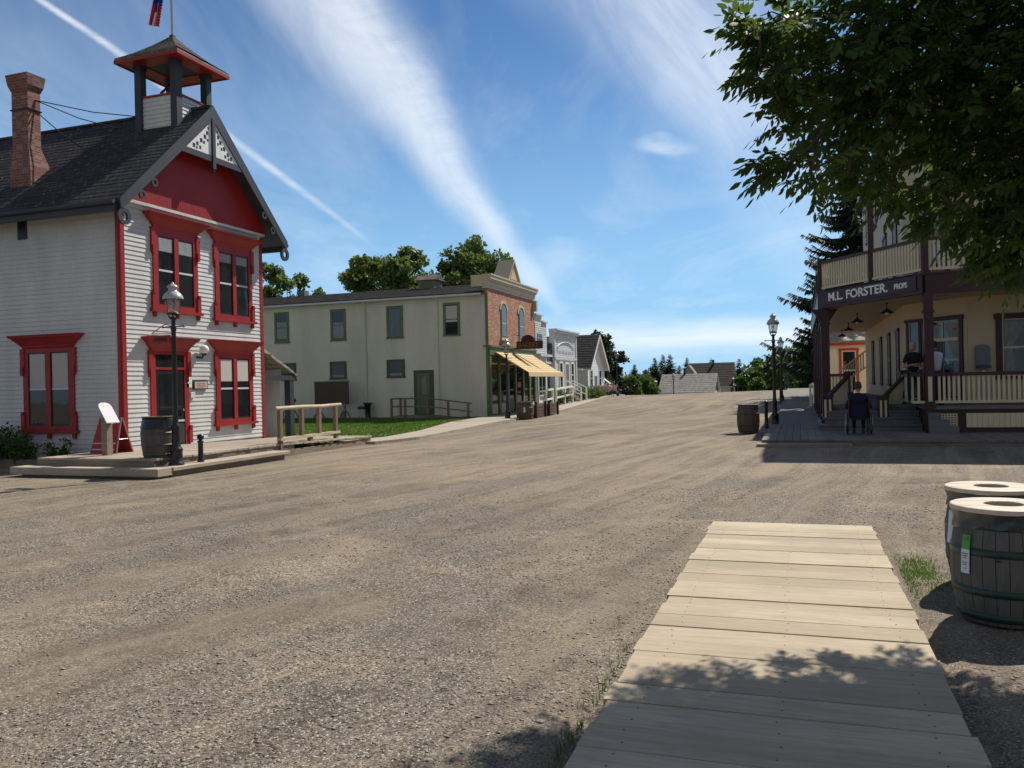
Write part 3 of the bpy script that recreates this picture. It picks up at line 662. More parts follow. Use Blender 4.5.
# bargeboards with rings
for s in (-1,1):
    mb=MB(); ye=YM+s*3.38
    mb.prism([(XO,ye,rz(ye)+.04),(XO,YM,rz(YM)+.07),(XO,YM,rz(YM)-.33),(XO,ye-s*.05,rz(ye)-.22)],(.06,0,0),M['charcoal'])
    # scroll ring at the foot
    cy_,cz=ye-s*.14,rz(ye)-.36; n=20; ro,ri=.2,.10
    vs=[(XO+dx,cy_+r*math.cos(2*math.pi*i/n),cz+r*math.sin(2*math.pi*i/n)) for dx in (0,.06) for r in (ri,ro) for i in range(n)]
    fsx=[]
    for i in range(n):
        j=(i+1)%n; fsx+=[(i,j,n+j,n+i),(2*n+i,3*n+i,3*n+j,2*n+j),(n+i,n+j,3*n+j,3*n+i),(i,2*n+i,2*n+j,j)]
    mb.add(vs,fsx,M['charcoal'])
    for q in (.22,.34,.70,.82):
        yy=ye+(YM-ye)*q; zz_=rz(yy)-.42
        if q>.5: continue
        r2=.11; vs=[(XO+dx,yy+r*math.cos(2*math.pi*i/12),zz_+r*math.sin(2*math.pi*i/12)) for dx in (0,.05) for r in (.055,r2) for i in range(12)]
        fsx=[]
        for i in range(12):
            j=(i+1)%12; fsx+=[(i,j,12+j,12+i),(24+i,36+i,36+j,24+j),(12+i,12+j,36+j,36+i),(i,24+i,24+j,j)]
        mb.add(vs,fsx,M['charcoal'])
    mb.build('bargeboard',T)
# collar, king post and fretwork in the peak
zc=8.02; hw=(9.42-.30-zc)/.945
mb=MB(); mb.box(XO-.02,XO+.05,YM-hw-.05,YM+hw+.05,zc-.09,zc+.07,M['charcoal']); mb.box(XO-.01,XO+.075,YM-.06,YM+.06,zc-.28,rz(YM)-.3,M['charcoal'])
mb.lathe([(.001,-.12),(.04,-.06),(.03,0)],(XO+.03,YM,zc-.28),M['charcoal'],8); mb.build('collar_beam',T)
for s in (-1,1):
    mb=MB(); a=(XO+.0,YM+s*.07,zc+.075); b_=(XO+.0,YM+s*(hw-.02),zc+.075); c=(XO+.0,YM+s*.07,rz(YM)-.36)
    mb.prism([a,b_,c],(.025,0,0),M['white']); f=mb.build('fretwork_panel',T)
    mb=MB(); rr=random.Random(5)
    for (u,v,r) in ((.62,.12,.05),(.50,.2,.045),(.40,.12,.04),(.36,.33,.05),(.26,.30,.035),(.22,.47,.05),(.14,.60,.045),(.13,.40,.03),(.52,.08,.03),(.10,.74,.03)):
        yy=YM+s*(.07+u*hw*.95); z2=zc+.075+v*(rz(YM)-.36-zc-.075)
        p=[(XO+.027,yy+r*1.3*math.cos(t_)*(1 if i%2 else .6),z2+r*1.5*math.sin(t_)*(1 if i%2 else .65)) for i,t_ in enumerate(np.linspace(0,2*math.pi,9)[:-1])]
        mb.prism(p,(.004,0,0),M['blackpl'])
    mb.build('pierced_pattern',f)
# belfry
BX,BY,S=-16.27,YM,.6
bt=bpy.data.objects.new('belfry',None); COL.objects.link(bt); bt.parent=T; bt.location=Vector((BX,BY,8.8))-Vector(T.location)
for sx in (-1,1):
    for sy in (-1,1):
        mb=MB(); x,y=BX+sx*S,BY+sy*S; mb.box(x-.105,x+.105,y-.105,y+.105,8.7,10.72,M['charcoal']); mb.box(x-.125,x+.125,y-.125,y+.125,10.5,10.62,M['charcoal']); mb.build('belfry_post',bt)
for fr in (Fr((BX,BY-S-.02,0),(1,0,0),(0,-1,0)),Fr((BX+S+.02,BY,0),(0,1,0),(1,0,0)),Fr((BX,BY+S+.02,0),(-1,0,0),(0,1,0)),Fr((BX-S-.02,BY,0),(0,-1,0),(-1,0,0))):
    mb=MB(); fr.box(mb,-S+.107,S-.107,-.06,0,8.65,9.70,M['siding']); fr.siding(mb,-S+.107,S-.107,8.66,9.68,.115,M['siding']); fr.box(mb,-S+.107,S-.107,-.08,.04,9.70,9.75,M['red']); mb.build('side_panel',bt)
mb=MB(); e=1.06; ze=10.66; za=11.55
prof=[(e,ze),(e*.98,ze+.07),(.70,ze+.30),(.36,ze+.585),(.05,za)]
for i in range(len(prof)-1):
    a,za_=prof[i];b_,zb=prof[i+1]; nn=5
    for (dx,dy) in ((1,0),(0,1),(-1,0),(0,-1)):
        for q in range(nn):
            f0,f1=q/nn,(q+1)/nn; r0=a+(b_-a)*f0;r1=a+(b_-a)*f1;z0_=za_+(zb-za_)*f0;z1_=za_+(zb-za_)*f1
            r0b=r0+(.012 if i else 0)
            if dx: vs=[(BX+dx*r0b,BY-r0b,z0_),(BX+dx*r0b,BY+r0b,z0_),(BX+dx*r1,BY+r1,z1_),(BX+dx*r1,BY-r1,z1_)]
            else: vs=[(BX-r0b,BY+dy*r0b,z0_),(BX+r0b,BY+dy*r0b,z0_),(BX+r1,BY+dy*r1,z1_),(BX-r1,BY+dy*r1,z1_)]
            mb.quad(vs,(dx,dy,.8),M['roofbrown'])
mb.box(BX-.06,BX+.06,BY-.06,BY+.06,za-.03,za+.05,M['charcoal'])
mb.build('belfry_roof',bt)
mb=MB()
for (x0,x1,y0,y1) in ((BX-e+.01,BX+e-.01,BY-e+.01,BY-S+.1),(BX-e+.01,BX+e-.01,BY+S-.1,BY+e-.01),(BX-e+.01,BX-S+.1,BY-S+.102,BY+S-.102),(BX+S-.1,BX+e-.01,BY-S+.102,BY+S-.102)):
    mb.box(x0,x1,y0,y1,ze-.05,ze-.003,M['red'])
mb.box(BX-S+.1,BX+S-.1,BY-S+.102,BY+S-.102,ze-.03,ze-.004,M['charcoal'])
for (x0,x1,y0,y1) in ((BX-e,BX+e,BY-e,BY-e+.03),(BX-e,BX+e,BY+e-.03,BY+e),(BX-e,BX-e+.03,BY-e+.03,BY+e-.03),(BX+e-.03,BX+e,BY-e+.03,BY+e-.03)):
    mb.box(x0,x1,y0,y1,ze-.08,ze-.0,M['red'])
mb.build('soffit',bt)
mb=MB(); mb.lathe([(.27,9.62),(.26,9.66),(.19,9.78),(.155,9.95),(.12,10.05),(.03,10.09)],(BX+.05,BY,0),M['iron'],18)
mb.build('bell',bt)
mb=MB(); mb.tube([(BX-.1,BY-.36,9.2),(BX-.1,BY-.36,9.9),(BX+.05,BY-.2,10.15),(BX+.05,BY+.2,10.15),(BX-.1,BY+.36,9.9),(BX-.1,BY+.36,9.2)],.04,M['iron'],6); mb.tube([(BX+.05,BY,10.1),(BX+.05,BY,10.64)],.06,M['iron'],6)
mb.build('bell_yoke',bt)
mb=MB(); mb.tube([(BX,BY,11.5),(BX,BY,14.6)],.038,M['chrome'],10); mb.lathe([(.001,-.08),(.08,0),(.001,.08)],(BX,BY,14.66),M['gold'],10); mb.build('flagpole',T)
# flag: hangs from the pole
fl=thing('flag','red white and blue flag hanging limp from the belfry flagpole','flag',(BX-.08,BY-.02,13.9))
mb=MB(); nseg=26; cols=7; P=[]
for i in range(nseg+1):
    v=i/nseg
    for j in range(cols+1):
        u=j/cols; wv=.05*math.sin(u*9+v*3)*(1-.3*v)
        P.append((BX-.05-.34*u*(.5+.5*v)-.30*v, BY+wv-.02-.10*v, 14.0-.15*u-2.15*v+.25*u*v))
for i in range(nseg):
    for j in range(cols):
        a=i*(cols+1)+j; v=i/nseg
        mt='blue' if v<.72+.08*math.sin(j*2.) else ('white' if j in (2,4) else 'flagred')
        mb.add([P[a],P[a+1],P[a+cols+2],P[a+cols+1]],[(0,1,2,3)],M[mt],smooth=True)
q=mb.build('cloth',fl); sd=q.modifiers.new('thickness','SOLIDIFY'); sd.thickness=.006
# chimney
cx0,cx1,cy0,cy1=-19.42,-18.86,16.38,16.76
ch=bpy.data.objects.new('chimney',None); COL.objects.link(ch); ch.parent=T; ch.location=Vector((-18.95,16.65,7))-Vector(T.location)
def frust(mb,a,za,b_,zb,mat): # a,b=(x0,x1,y0,y1)
    vs=[(a[i],a[j],za) for j in (2,3) for i in (0,1)]+[(b_[i],b_[j],zb) for j in (2,3) for i in (0,1)]
    mb.hexa(vs,mat)
A_=(cx0,cx1,cy0,cy1); g_=lambda d:(cx0-d,cx1+d,cy0-d,cy1+d)
mb=MB(); frust(mb,(cx0-.12,cx1+.10,cy0-.03,cy1+.34),6.6,(cx0-.06,cx1+.06,cy0-.02,cy1+.26),7.65,M['brickch']); frust(mb,(cx0-.06,cx1+.06,cy0-.02,cy1+.26),7.652,A_,8.2,M['brickch']); frust(mb,A_,8.202,A_,9.66,M['brickch'])
frust(mb,g_(.03),9.16,g_(.03),9.19,M['iron']); mb.build('stack',ch)
mb=MB(); frust(mb,g_(.01),9.662,g_(.06),9.80,M['brickch']); frust(mb,g_(.06),9.802,g_(.10),10.08,M['brickch']); mb.box(cx0+.25,cx1-.1,cy0+.12,cy1-.12,10.062,10.13,M['brickch']); mb.build('chimney_cap',ch)
for a,b_ in (((cx1,16.6,9.45),(-17.2,18.75,9.42)),((cx1,16.6,9.17),(-17.6,17.3,8.0)),((cx1,16.6,9.45),(-17.9,18.5,9.1))):
    mb=MB(); mid=(Vector(a)+Vector(b_))/2-Vector((0,0,.08)); mb.tube([a,mid,b_],.014,M['iron'],5); mb.build('stay_wire',ch)
# windows and door
fancy_window(T,ff,16.72,19.02,6.26,3.78,5.73,3.95,blind=(.20,'curtain'))
fancy_window(T,ff,19.1,21.4,6.2,3.70,5.65,3.88,blind=(.14,'curtain'))
fancy_window(T,ff,19.05,21.35,3.12,.72,2.62,.88,blind=(.36,'blind'))
fancy_window(T,fs,-19.05,-16.72,3.20,.74,2.76,.90,blind=(.49,'blind'))
a0,a1=fancy_window(T,ff,16.60,18.52,3.10,.27,2.66,.3,door=True)
mb=MB(); ff.box(mb,a0+.17,a1-.17,-.0,.03,2.33,2.66,M['glass']); ff.box(mb,a0+.17,a1-.17,0,.045,2.27,2.33,M['red']); mb.build('transom',T)
mb=MB(); ff.box(mb,a0+.17,a1-.17,0,.03,.3,2.27,M['blackpl']); ff.box(mb,a0+.2,a1-.2,.03,.042,.34,.85,M['charcoal']); ff.box(mb,a0+.2,a1-.2,.03,.046,.9,.95,M['greyw']); d=mb.build('door',T)
mb=MB(); ff.box(mb,a0+.3,a1-.3,.031,.036,1.05,2.15,M['glass']); mb.build('door_pane',d)
mb=MB(); mb.lathe([(.001,-.03),(.03,0),(.001,.03)],(XF+.06,a1-.24,1.2),M['chrome'],8); mb.build('handle',d)
mb=MB(); fs.box(mb,-18.83,-18.52,0,.035,5.66,6.28,M['charcoal']); fs.box(mb,-18.78,-18.57,.035,.04,5.71,6.23,M['blackpl']); mb.build('wall_vent',T)
mb=MB(); ff.box(mb,18.42,18.98,0.02,.07,1.74,1.98,M['charcoal']); ff.box(mb,18.45,18.95,.07,.075,1.77,1.95,M['lid']); 
for i in range(3): ff.box(mb,18.53,18.87,.075,.077,1.80+i*.045,1.815+i*.045,M['red'])
mb.build('name_plaque',T)
mb=MB(); ff.box(mb,18.16,18.36,.02,.05,1.80,2.0,M['white']); ff.box(mb,18.2,18.32,.05,.052,1.9,1.95,M['greyw']); mb.build('white_notice',T)
mb=MB(); ff.box(mb,18.3,18.46,.02,.07,1.52,1.68,M['greyw']); mb.build('junction_box',T)
wl=MB(); wl.tube([(XF,18.62,2.62),(XF+.16,18.66,2.6),(XF+.18,18.7,2.70)],.03,M['iron'],8); wl.lathe([(.05,0),(.07,.04),(.08,.06)],(XF+.18,18.72,2.66),M['iron'],12); wl=wl.build('wall_lamp',T)
mb=MB(); mb.lathe([(.06,.0),(.115,.05),(.13,.12),(.11,.19),(.05,.235),(.001,.24)],(XF+.18,18.72,2.71),M['opal'],16); mb.build('globe',wl)
# side porch at the far corner
PY=23.25
sp=bpy.data.objects.new('side_porch',None); COL.objects.link(sp); sp.parent=T; sp.location=Vector((-17,22,0.1))-Vector(T.location)
mb=MB(); mb.box(-20.5,-15.87,22.9,22.98,.05,2.35,M['siding']); fr=Fr((0,22.9,0),(1,0,0),(0,-1,0)); fr.siding(mb,-20.5,-15.87,.1,2.35,.115,M['siding'])
mb.box(-18.6,-18.5,Y1+.03,22.89,.05,2.5,M['siding']); Fr((-18.5,0,0),(0,1,0),(1,0,0)).siding(mb,Y1+.03,22.88,.1,2.5,.115,M['siding']); mb.build('porch_wall',sp)
mb=MB(); mb.prism([(-20.6,Y1+.03,3.02),(-20.6,PY+.25,2.18),(-20.6,PY+.25,2.12),(-20.6,Y1+.03,2.9)],(5.0,0,0),M['roofgrey']); mb.build('porch_roof',sp)
mb=MB(); mb.box(-20.4,-15.66,PY+.1,PY+.22,1.98,2.14,M['charcoal']); mb.box(-15.72,-15.63,Y1+.04,PY+.098,1.98,2.14,M['charcoal']); mb.build('porch_beam',sp)
mb=MB(); mb.box(-15.85,-15.64,PY-.12,PY+.1,.02,1.978,M['charcoal']); mb.build('porch_post',sp)
# ---------------------------------------------------------------- boardwalks and paths
def plank_deck(name,x0,x1,y0,y1,zf,along='x',w=.19,th=.05,mat='deckw',skew=0,gap=.008,jag=.012):
    mb=MB(); r=random.Random(sum(map(ord,name)))
    a0,a1=(y0,y1) if along=='x' else (x0,x1)
    a=a0
    while a<a1-.03:
        ww=min(w*(.85+.35*r.random()),a1-a); b_=a+ww-gap*(.45+.75*r.random()); dz=r.uniform(-.004,.004); j0,j1=r.uniform(-jag,jag),r.uniform(-jag,jag)
        if along=='x':
            z0=zf(x0,a)+dz; z1=zf(x1,a)+dz; k=skew
            t_=[(x0+j0,a-0*k),(x1+j1,a+k),(x0+j0,b_),(x1+j1,b_+k)]
            zs=[z0,z1,zf(x0,b_)+dz,zf(x1,b_)+dz]
        else:
            t_=[(a,y0+j0),(b_,y0+j0),(a,y1+j1),(b_,y1+j1)]; zs=[zf(*q)+dz for q in t_]
        vs=[(p[0],p[1],z-th) for p,z in zip(t_,zs)]+[(p[0],p[1],z) for p,z in zip(t_,zs)]
        mb.hexa(vs,M[mat],r.random()**1.6)
        a+=ww
    return mb
# foreground walkway, its far end at the junction
mb=plank_deck('boardwalk',-.98,.715,-3.0,9.85,lambda x,y:.062,'x',.265,.045,'planks',skew=.02,gap=.011,jag=.014)
zs_=[v for v in mb.v]; mn=[]
for k in range(0,len(mb.v),8):
    q=mb.v[k:k+8]; ya=(q[4][1]+q[5][1])/2; yb=(q[6][1]+q[7][1])/2; zt=q[4][2]
    if ya<1.5: continue
    for x_ in (-.80,-.12,.55):
        for f_ in ((.25,.75) if yb-ya>.2 else (.5,)):
            xx=x_+RNG.normal()*.012; yy=ya+(yb-ya)*f_+RNG.normal()*.008+.02*(x_+.98)/1.7; mn.append((xx,yy,zt))
for xx,yy,zt in mn: mb.lathe([(.0001,.0003),(.0055,.0004),(.0055,.0012),(.0001,.0013)],(xx,yy,zt),M['brownsign'],7,smooth=False)
fw_=mb.build('boardwalk',bevel=0); struct(fw_)
mb=MB()
for x in (-.78,-.12,.56): mb.box(x-.045,x+.045,-3,9.7,-.09,.015,M['timber'])
struct(mb.build('walkway_joists'))
# raised deck before the town hall
mb=plank_deck('deck',-15.5,-12.72,13.85,23.2,lambda x,y:.30 if y<17.5 else .30-.022*(y-17.5),'x',.19,.05,'deckw')
mb.box(-15.9,-12.74,13.86,13.9,.05,.248,M['timber']); mb.box(-12.79,-12.75,13.9,19,-.1,.245,M['timber']); 
mb.box(-12.82,-12.76,19,23.2,-.15,.10,M['timber']); mb.box(-19,-15.52,15.2,15.35,-.1,.12,M['timber'])
struct(mb.build('town_hall_deck',bevel=.004))
mb=plank_deck('decks',-15.9,-15.5,13.85,15.98,lambda x,y:.30,'x',.19,.05,'deckw'); struct(mb.build('deck_end_boards',bevel=.004))
mb=MB()
for i,(dx,z1) in enumerate(((.0,.14),)):
    mb.box(-16.2,-12.22,13.42,13.84,-.02,z1,M['deckw'],.3); mb.box(-16.0,-12.3,13.55,13.84,-.14,-.025,M['timber'],.2)
mb.box(-12.7,-12.2,13.85,18.0,.06,.14,M['deckw'],.2); mb.box(-12.65,-12.3,13.9,17.9,-.14,.055,M['timber'],.6)
struct(mb.build('deck_step',bevel=.008))
# path from the deck to the bakery and on up the street
PTS=[(-13.9,-12.45,22.9),(-13.2,-11.95,25),(-13.45,-12.1,28.2),(-14.2,-12.35,31.5),(-14.9,-12.65,34.5),(-15.2,-12.75,38),(-15.26,-12.85,45),(-15.2,-13.1,51),(-15.2,-13.6,57),(-15.4,-14.2,63),(-15.9,-14.7,69),(-16.6,-15.3,76)]
mb=MB(); r_=random.Random(3)
pa=np.array(PTS); yy=22.9
while yy<76:
    y2=yy+.24; f=lambda y_,c:float(np.interp(y_,pa[:,2],pa[:,c])); 
    q=[(f(yy,0),yy),(f(yy,1),yy),(f(y2-.015,0),y2-.015),(f(y2-.015,1),y2-.015)]
    h=lambda x,y_: tz(x,y_)+ .09 
    mb.hexa([(a,b_,h(a,b_)-.16) for a,b_ in q]+[(a,b_,h(a,b_)) for a,b_ in q],M['deckw'],r_.random()*.4); yy=y2
struct(mb.build('boardwalk_path'))
# lawn
lx=np.concatenate([np.arange(-34,-12,.5)]); ly=np.arange(22,40.4,.5)
V=[];F=[];idm={}
def lawn_in(x,y): 
    e=float(np.interp(y,pa[:,2],pa[:,0])) if y>22.9 else -15.5
    return x<e+.05
for j in range(len(ly)-1):
    for i in range(len(lx)-1):
        xe=[lx[i],lx[i+1]]
        cs=[(lx[i],ly[j]),(lx[i+1],ly[j]),(lx[i+1],ly[j+1]),(lx[i],ly[j+1])]
        if not lawn_in(lx[i],ly[j]): continue
        o=len(V)
        for (x,y) in cs:
            lim=float(np.interp(y,pa[:,2],pa[:,0])) if y>22.9 else -15.6
            x=min(x,lim+.03); V.append((x,y,tz(x,y)+.03))
        F.append((o,o+1,o+2,o+3))
m,nt,b=nmat('lawn_soil'); n_=noise(nt,objco(nt),2.,5,.7); L(nt,mixc(nt,n_,(.06,.10,.02),(.10,.15,.035)),b.inputs['Base Color']); b.inputs['Roughness'].default_value=.95
struct(bulk('lawn',V,F,np.zeros(len(F)),[m]))
def grass(name,xy,zf,hmin,hmax,label,w=.012):
    n=len(xy); x,y=xy[:,0],xy[:,1]; z=zf(x,y); h=hmin+(hmax-hmin)*RNG.random(n); a=RNG.random(n)*6.28; lean=.5*h*(RNG.random(n)-.1); la=RNG.random(n)*6.28
    c,s=np.cos(a)*w,np.sin(a)*w
    P=np.stack([np.stack([x-c,y-s,z],-1),np.stack([x+c,y+s,z],-1),np.stack([x+lean*np.cos(la)+c*.1,y+lean*np.sin(la),z+h],-1)],1).reshape(-1,3)
    F=np.arange(n*3).reshape(-1,3); o=bulk(name,P,F,RNG.random(n),[M['grass']]); tag(o,label,'grass',kind='stuff')
q=np.stack([-34+RNG.random(60000)*21.5,22.3+RNG.random(60000)*18],-1); lim=np.where(q[:,1]>22.9,np.interp(q[:,1],pa[:,2],pa[:,0]),-15.7); q=q[(q[:,0]<lim-.02)]
grass('lawn_grass',q,lambda x,y:tzv(x,y)+.02,.04,.09,'short mown green grass between the town hall and bakery',.03)
q=RNG.normal(size=(3600,2))*np.array([.10,.42])+np.array([.98,7.75]); q=q[q[:,0]>.80]
grass('grass_tuft',q,lambda x,y:tzv(x,y)-.01,0.008,.032,'small green grass patch at the right edge of the walkway',.005)
q=np.stack([-1.06-np.abs(RNG.normal(size=220))*.035,2.2+RNG.random(220)*3.2],-1)
grass('edge_grass',q,lambda x,y:tzv(x,y)-.02,.02,.07,'thin green grass blades along the left walkway edge',.004)
# ---------------------------------------------------------------- things by the town hall
L1=make_lamp('black gas street lamp with pale cap on the deck step before the town hall',loc=(-12.50,14.28,.14),H=3.86)
mb=MB(); x,y,z=L1.location
mb.tube([(x,y,z+2.93),(x-.2,y-.02,z+2.99),(x-.52,y-.04,z+2.82)],.010,M['iron'],5); mb.tube([(x,y,z+2.78),(x-.54,y-.04,z+2.80)],.010,M['iron'],5); mb.build('sign_bracket',L1)
mb=MB(); mb.box(x-.54,x-.06,y-.05,y-.02,z+2.58,z+2.76,M['redboard']); mb.box(x-.47,x-.13,y-.053,y-.0505,z+2.63,z+2.71,M['brownsign']); mb.build('hanging_sign',L1)
B1=make_barrel('waste_barrel','black topped wooden waste barrel on the deck beside the gas lamp',(-12.98,14.3,.30),H=.84,R=.29,belly=.055,hoop='hoopg',staves='stave',group='wooden waste barrels',hoops=(.08,.32,.62,.90))
mb=MB(); mb.lathe([(.355,.62),(.335,.70),(.318,.80),(.312,.845),(.30,.85),(.27,.85)],B1.location,M['blackpl'],28,capb=False,capt=False); mb.build('liner',B1)
mb=MB(); mb.lathe([(.14,.853),(.325,.853),(.325,.875),(.14,.875),(.14,.853)],B1.location,M['stave2'],28,capb=False,capt=False); mb.build('lid',B1)
add_label(B1,((0,1,M['paper']),),.29,.84,rad(222),.14,.42,.62)
make_bollard('black ball topped bollard on the deck step, right of the gas lamp',(-12.45,14.98,.14),.62)
# tilted information lectern
t=thing('information_stand','white tilted information panel on a brown post beside the town hall corner','sign stand',(-14.75,14.62,.3))
mb=MB(); mb.box(-14.82,-14.66,14.58,14.74,.3,1.02,M['timber'],.3); mb.prism([(-14.84,14.6,1.0),(-14.60,14.6,1.0),(-14.84,14.6,1.34)],(0,.12,0),M['timber'],.3); mb.build('post',t)
mb=MB(); pl_=[]
c0=Vector((-14.50,14.60,1.02)); up=Vector((-.45,.10,.55)).normalized(); sd_=Vector((.35,.93,.0)).normalized(); nn=sd_.cross(up)
for a,b_ in ((-.17,0),(.17,0),(.17,.46),(.14,.54),(.06,.58),(-.06,.58),(-.14,.54),(-.17,.46)): pl_.append(c0+sd_*a*.85+up*b_)
mb.prism(pl_,nn*.03,M['white']); mb.build('panel',t)
# sandwich board
t=thing('sandwich_board','dark red sandwich board leaning open at the town hall corner','sandwich board',(-15.25,15.25,.3))
for s in (0,1):
    mb=MB(); xa=-15.60; xb=-14.90; yb=15.02 if s==0 else 15.55; yt=15.26 if s==0 else 15.30
    mb.hexa([(xa-.02,yb,.3),(xb+.02,yb,.3),(xa-.02,yb+.03,.3),(xb+.02,yb+.03,.3),(xa+.05,yt,1.12),(xb-.05,yt,1.12),(xa+.05,yt+.03,1.12),(xb-.05,yt+.03,1.12)],M['redboard']); f=mb.build('board',t)
    if s==0:
        mb=MB()
        for zz_ in (.38,.52): 
            k=(zz_-.3)/.82; ya=yb+(yt-yb)*k-.004; mb.box(xa+.02,xb-.02,ya-.003,ya+.002,zz_,zz_+.025,M['greyw'])
        mb.build('painted_stripes',f)
mb=MB(); mb.tube([(-14.86,15.05,.3),(-14.92,15.28,1.12)],.014,M['chrome'],6); mb.tube([(-14.86,15.56,.3),(-14.92,15.30,1.12)],.014,M['chrome'],6); mb.tube([(-14.89,15.13,.62),(-14.89,15.48,.62)],.01,M['chrome'],6); mb.build('side_frame',t)
# hitching rail at the end of the deck
t=thing('hitching_rail','weathered wooden hitching rail standing between the town hall deck and the road','railing',(-12.8,20,0))
P0=Vector((-12.74,18.3,0)); P1=Vector((-13.0,21.6,0))
for i,k in enumerate((0.02,.36,.66,.97)):
    p=P0.lerp(P1,k); g0=tz(p.x,p.y); mb=MB(); bot=g0-.1 if i in (0,3) else .42; mb.box(p.x-.05,p.x+.05,p.y-.055,p.y+.055,bot,1.165,M['rail']); mb.build('post',t)
mb=MB(); p=P0.lerp(P1,.5); mb.box(p.x-.055,p.x+.055,p.y-.06,p.y+.06,-.15,.36,M['rail']); mb.build('post',t)
mb=MB(); mb.tube([P0+Vector((0,-.14,1.20)),P0.lerp(P1,.4)+Vector((0,0,1.205)),P0.lerp(P1,.7)+Vector((0,0,1.185)),P1+Vector((0,.2,1.20))],.052,M['toprail'],10); mb.build('top_rail',t)
mb=MB(); 
a=P0+Vector((0,-.0,.36)); b_=P1+Vector((0,.05,.36)); mb.hexa([a+Vector((-.06,0,0)),a+Vector((.08,0,0)),b_+Vector((-.06,0,0)),b_+Vector((.08,0,0)),a+Vector((-.06,0,.07)),a+Vector((.08,0,.07)),b_+Vector((-.06,0,.07)),b_+Vector((.08,0,.07))],M['toprail'],.1); mb.build('lower_rail',t)
# ---------------------------------------------------------------- bakery
BXF=-15.28; BY0,BY1=40.53,48.6; BZ=6.43
T=thing('bakery','two storey bakery with pale board side wall and red brick false front','building',(BXF,BY0,-.1))
fb=Fr((BXF,0,0),(0,1,0),(1,0,0)); fside=Fr((0,BY0,0),(1,0,0),(0,-1,0))
mb=MB(); mb.box(-36,BXF-.12,BY0+.001,BY1-.001,-.4,BZ,M['siding2']); fside.siding(mb,-36,BXF-.1,-.12,BZ,.14,M['siding2'],.03); mb.box(-36,BXF-.1,BY0-.035,BY0,-.3,-.12,M['timber']); mb.build('side_wall',T)
mb=MB(); fside.box(mb,BXF-.14,BXF+.0,-.0,.04,-.1,BZ+.05,M['green']); mb.build('corner_board',T)
mb=MB(); RX0=-37; 
for s in (-1,1):
    ye=BY0-.28 if s<0 else BY1+.28; ym=(BY0+BY1)/2; n=9
    for i in range(n):
        a,b2=i/n,(i+1)/n; ya=ye+(ym-ye)*a; yb_=ye+(ym-ye)*b2; za=6.52+.95*a; zb=6.52+.95*b2
        mb.quad([(RX0,ya,za+.03),(BXF-.25,ya,za+.03),(BXF-.25,yb_,zb),(RX0,yb_,zb)],(0,s*.3,1),M['roofdk2']); mb.quad([(RX0,ya,za-.02),(BXF-.25,ya,za-.02),(BXF-.25,ya,za+.03),(RX0,ya,za+.03)],(0,s,0),M['roofdk2'])
    mb.prism([(RX0,ye,6.5),(RX0,ym,7.45),(RX0,ym,7.3),(RX0,ye,6.38)],(BXF-.25-RX0,0,0),M['timber'])
# scattered butt ends that roughen the eaves line
mb.build('roof',T)
mb=MB(); mb.tube([(RX0,BY0-.33,6.38),(BXF-.25,BY0-.33,6.42)],.055,M['greyw'],8); mb.build('gutter',T)
for xx in (-22.45,-18.1):
    mb=MB(); mb.tube([(xx,BY0-.06,-.05),(xx,BY0-.06,6.15),(xx,BY0-.3,6.36)],.045 if xx<-20 else .02,M['siding2'] if xx>-20 else M['greyw'],8); mb.build('downpipe',T)
def sash(root,fr,u0,u1,z0,z1,fm,tr=.13,two=True,gl='glass',curt=None,mull=False):
    mb=MB(); fr.box(mb,u0,u1,0,.062,z1-tr,z1,M[fm]); fr.box(mb,u0,u0+tr,0,.058,z0+.08,z1-tr,M[fm]); fr.box(mb,u1-tr,u1,0,.058,z0+.08,z1-tr,M[fm]); fr.box(mb,u0-.03,u1+.03,0,.08,z0,z0+.08,M[fm])
    f=mb.build('window',root); mb=MB(); fr.box(mb,u0+tr,u1-tr,0,.034,z0+.08,z1-tr,M[gl]); zm=(z0+z1)/2
    if curt: fr.box(mb,u0+tr+.02,u1-tr-.02,.0345,.037,z0+.08+(z1-z0)*curt[1],z1-tr-(z1-z0)*curt[2],M[curt[0]])
    mb.build('pane',f)
    mb=MB()
    if two: fr.box(mb,u0+tr,u1-tr,.0,.046,zm-.025,zm+.025,M[fm])
    if mull: fr.box(mb,(u0+u1)/2-.02,(u0+u1)/2+.02,0,.048,z0+.08,z1-tr,M[fm])
    if two or mull: mb.build('glazing_bar',f)
    return f
for (u0,u1),c_ in zip(((-28.32,-27.36),(-24.65,-23.68),(-21.16,-20.17),(-17.8,-16.84)),(('curtain',.1,.25),('curtain',.05,.35),('glassb',.02,.02),('blind',.38,.02))):
    sash(T,fside,u0,u1,4.3,6.08,'green',curt=c_)
for (u0,u1) in ((-27.9,-26.95),(-24.75,-23.7),(-21.2,-20.12)): sash(T,fside,u0,u1,2.17,3.17,'greendk',two=False,curt=('curtain',.05,.62))
mb=MB(); fside.box(mb,-19.6,-18.42,0,.045,.15,2.55,M['greendk']); d=mb.build('side_door',T)
mb=MB(); fside.box(mb,-19.42,-18.68,.045,.056,.2,2.38,M['green']); fside.box(mb,-19.25,-18.85,.056,.06,1.25,2.2,M['glass']); mb.build('door_leaf',d)
# cupola vent on the ridge and a small stack
mb=MB(); mb.box(-20.9,-19.85,44.0,45.1,7.2,7.85,M['timber']); mb.prism([(-21.1,43.85,7.85),(-21.1,45.25,7.85),(-21.1,44.55,8.2)],(1.4,0,0),M['roofbrown']); mb.box(-20.7,-20.05,43.99,44.0,7.4,7.75,M['green']); mb.build('roof_vent',T)
mb=MB(); mb.box(-29.2,-28.7,44.2,44.7,7.2,7.75,M['stepgrey']); mb.build('chimney',T)
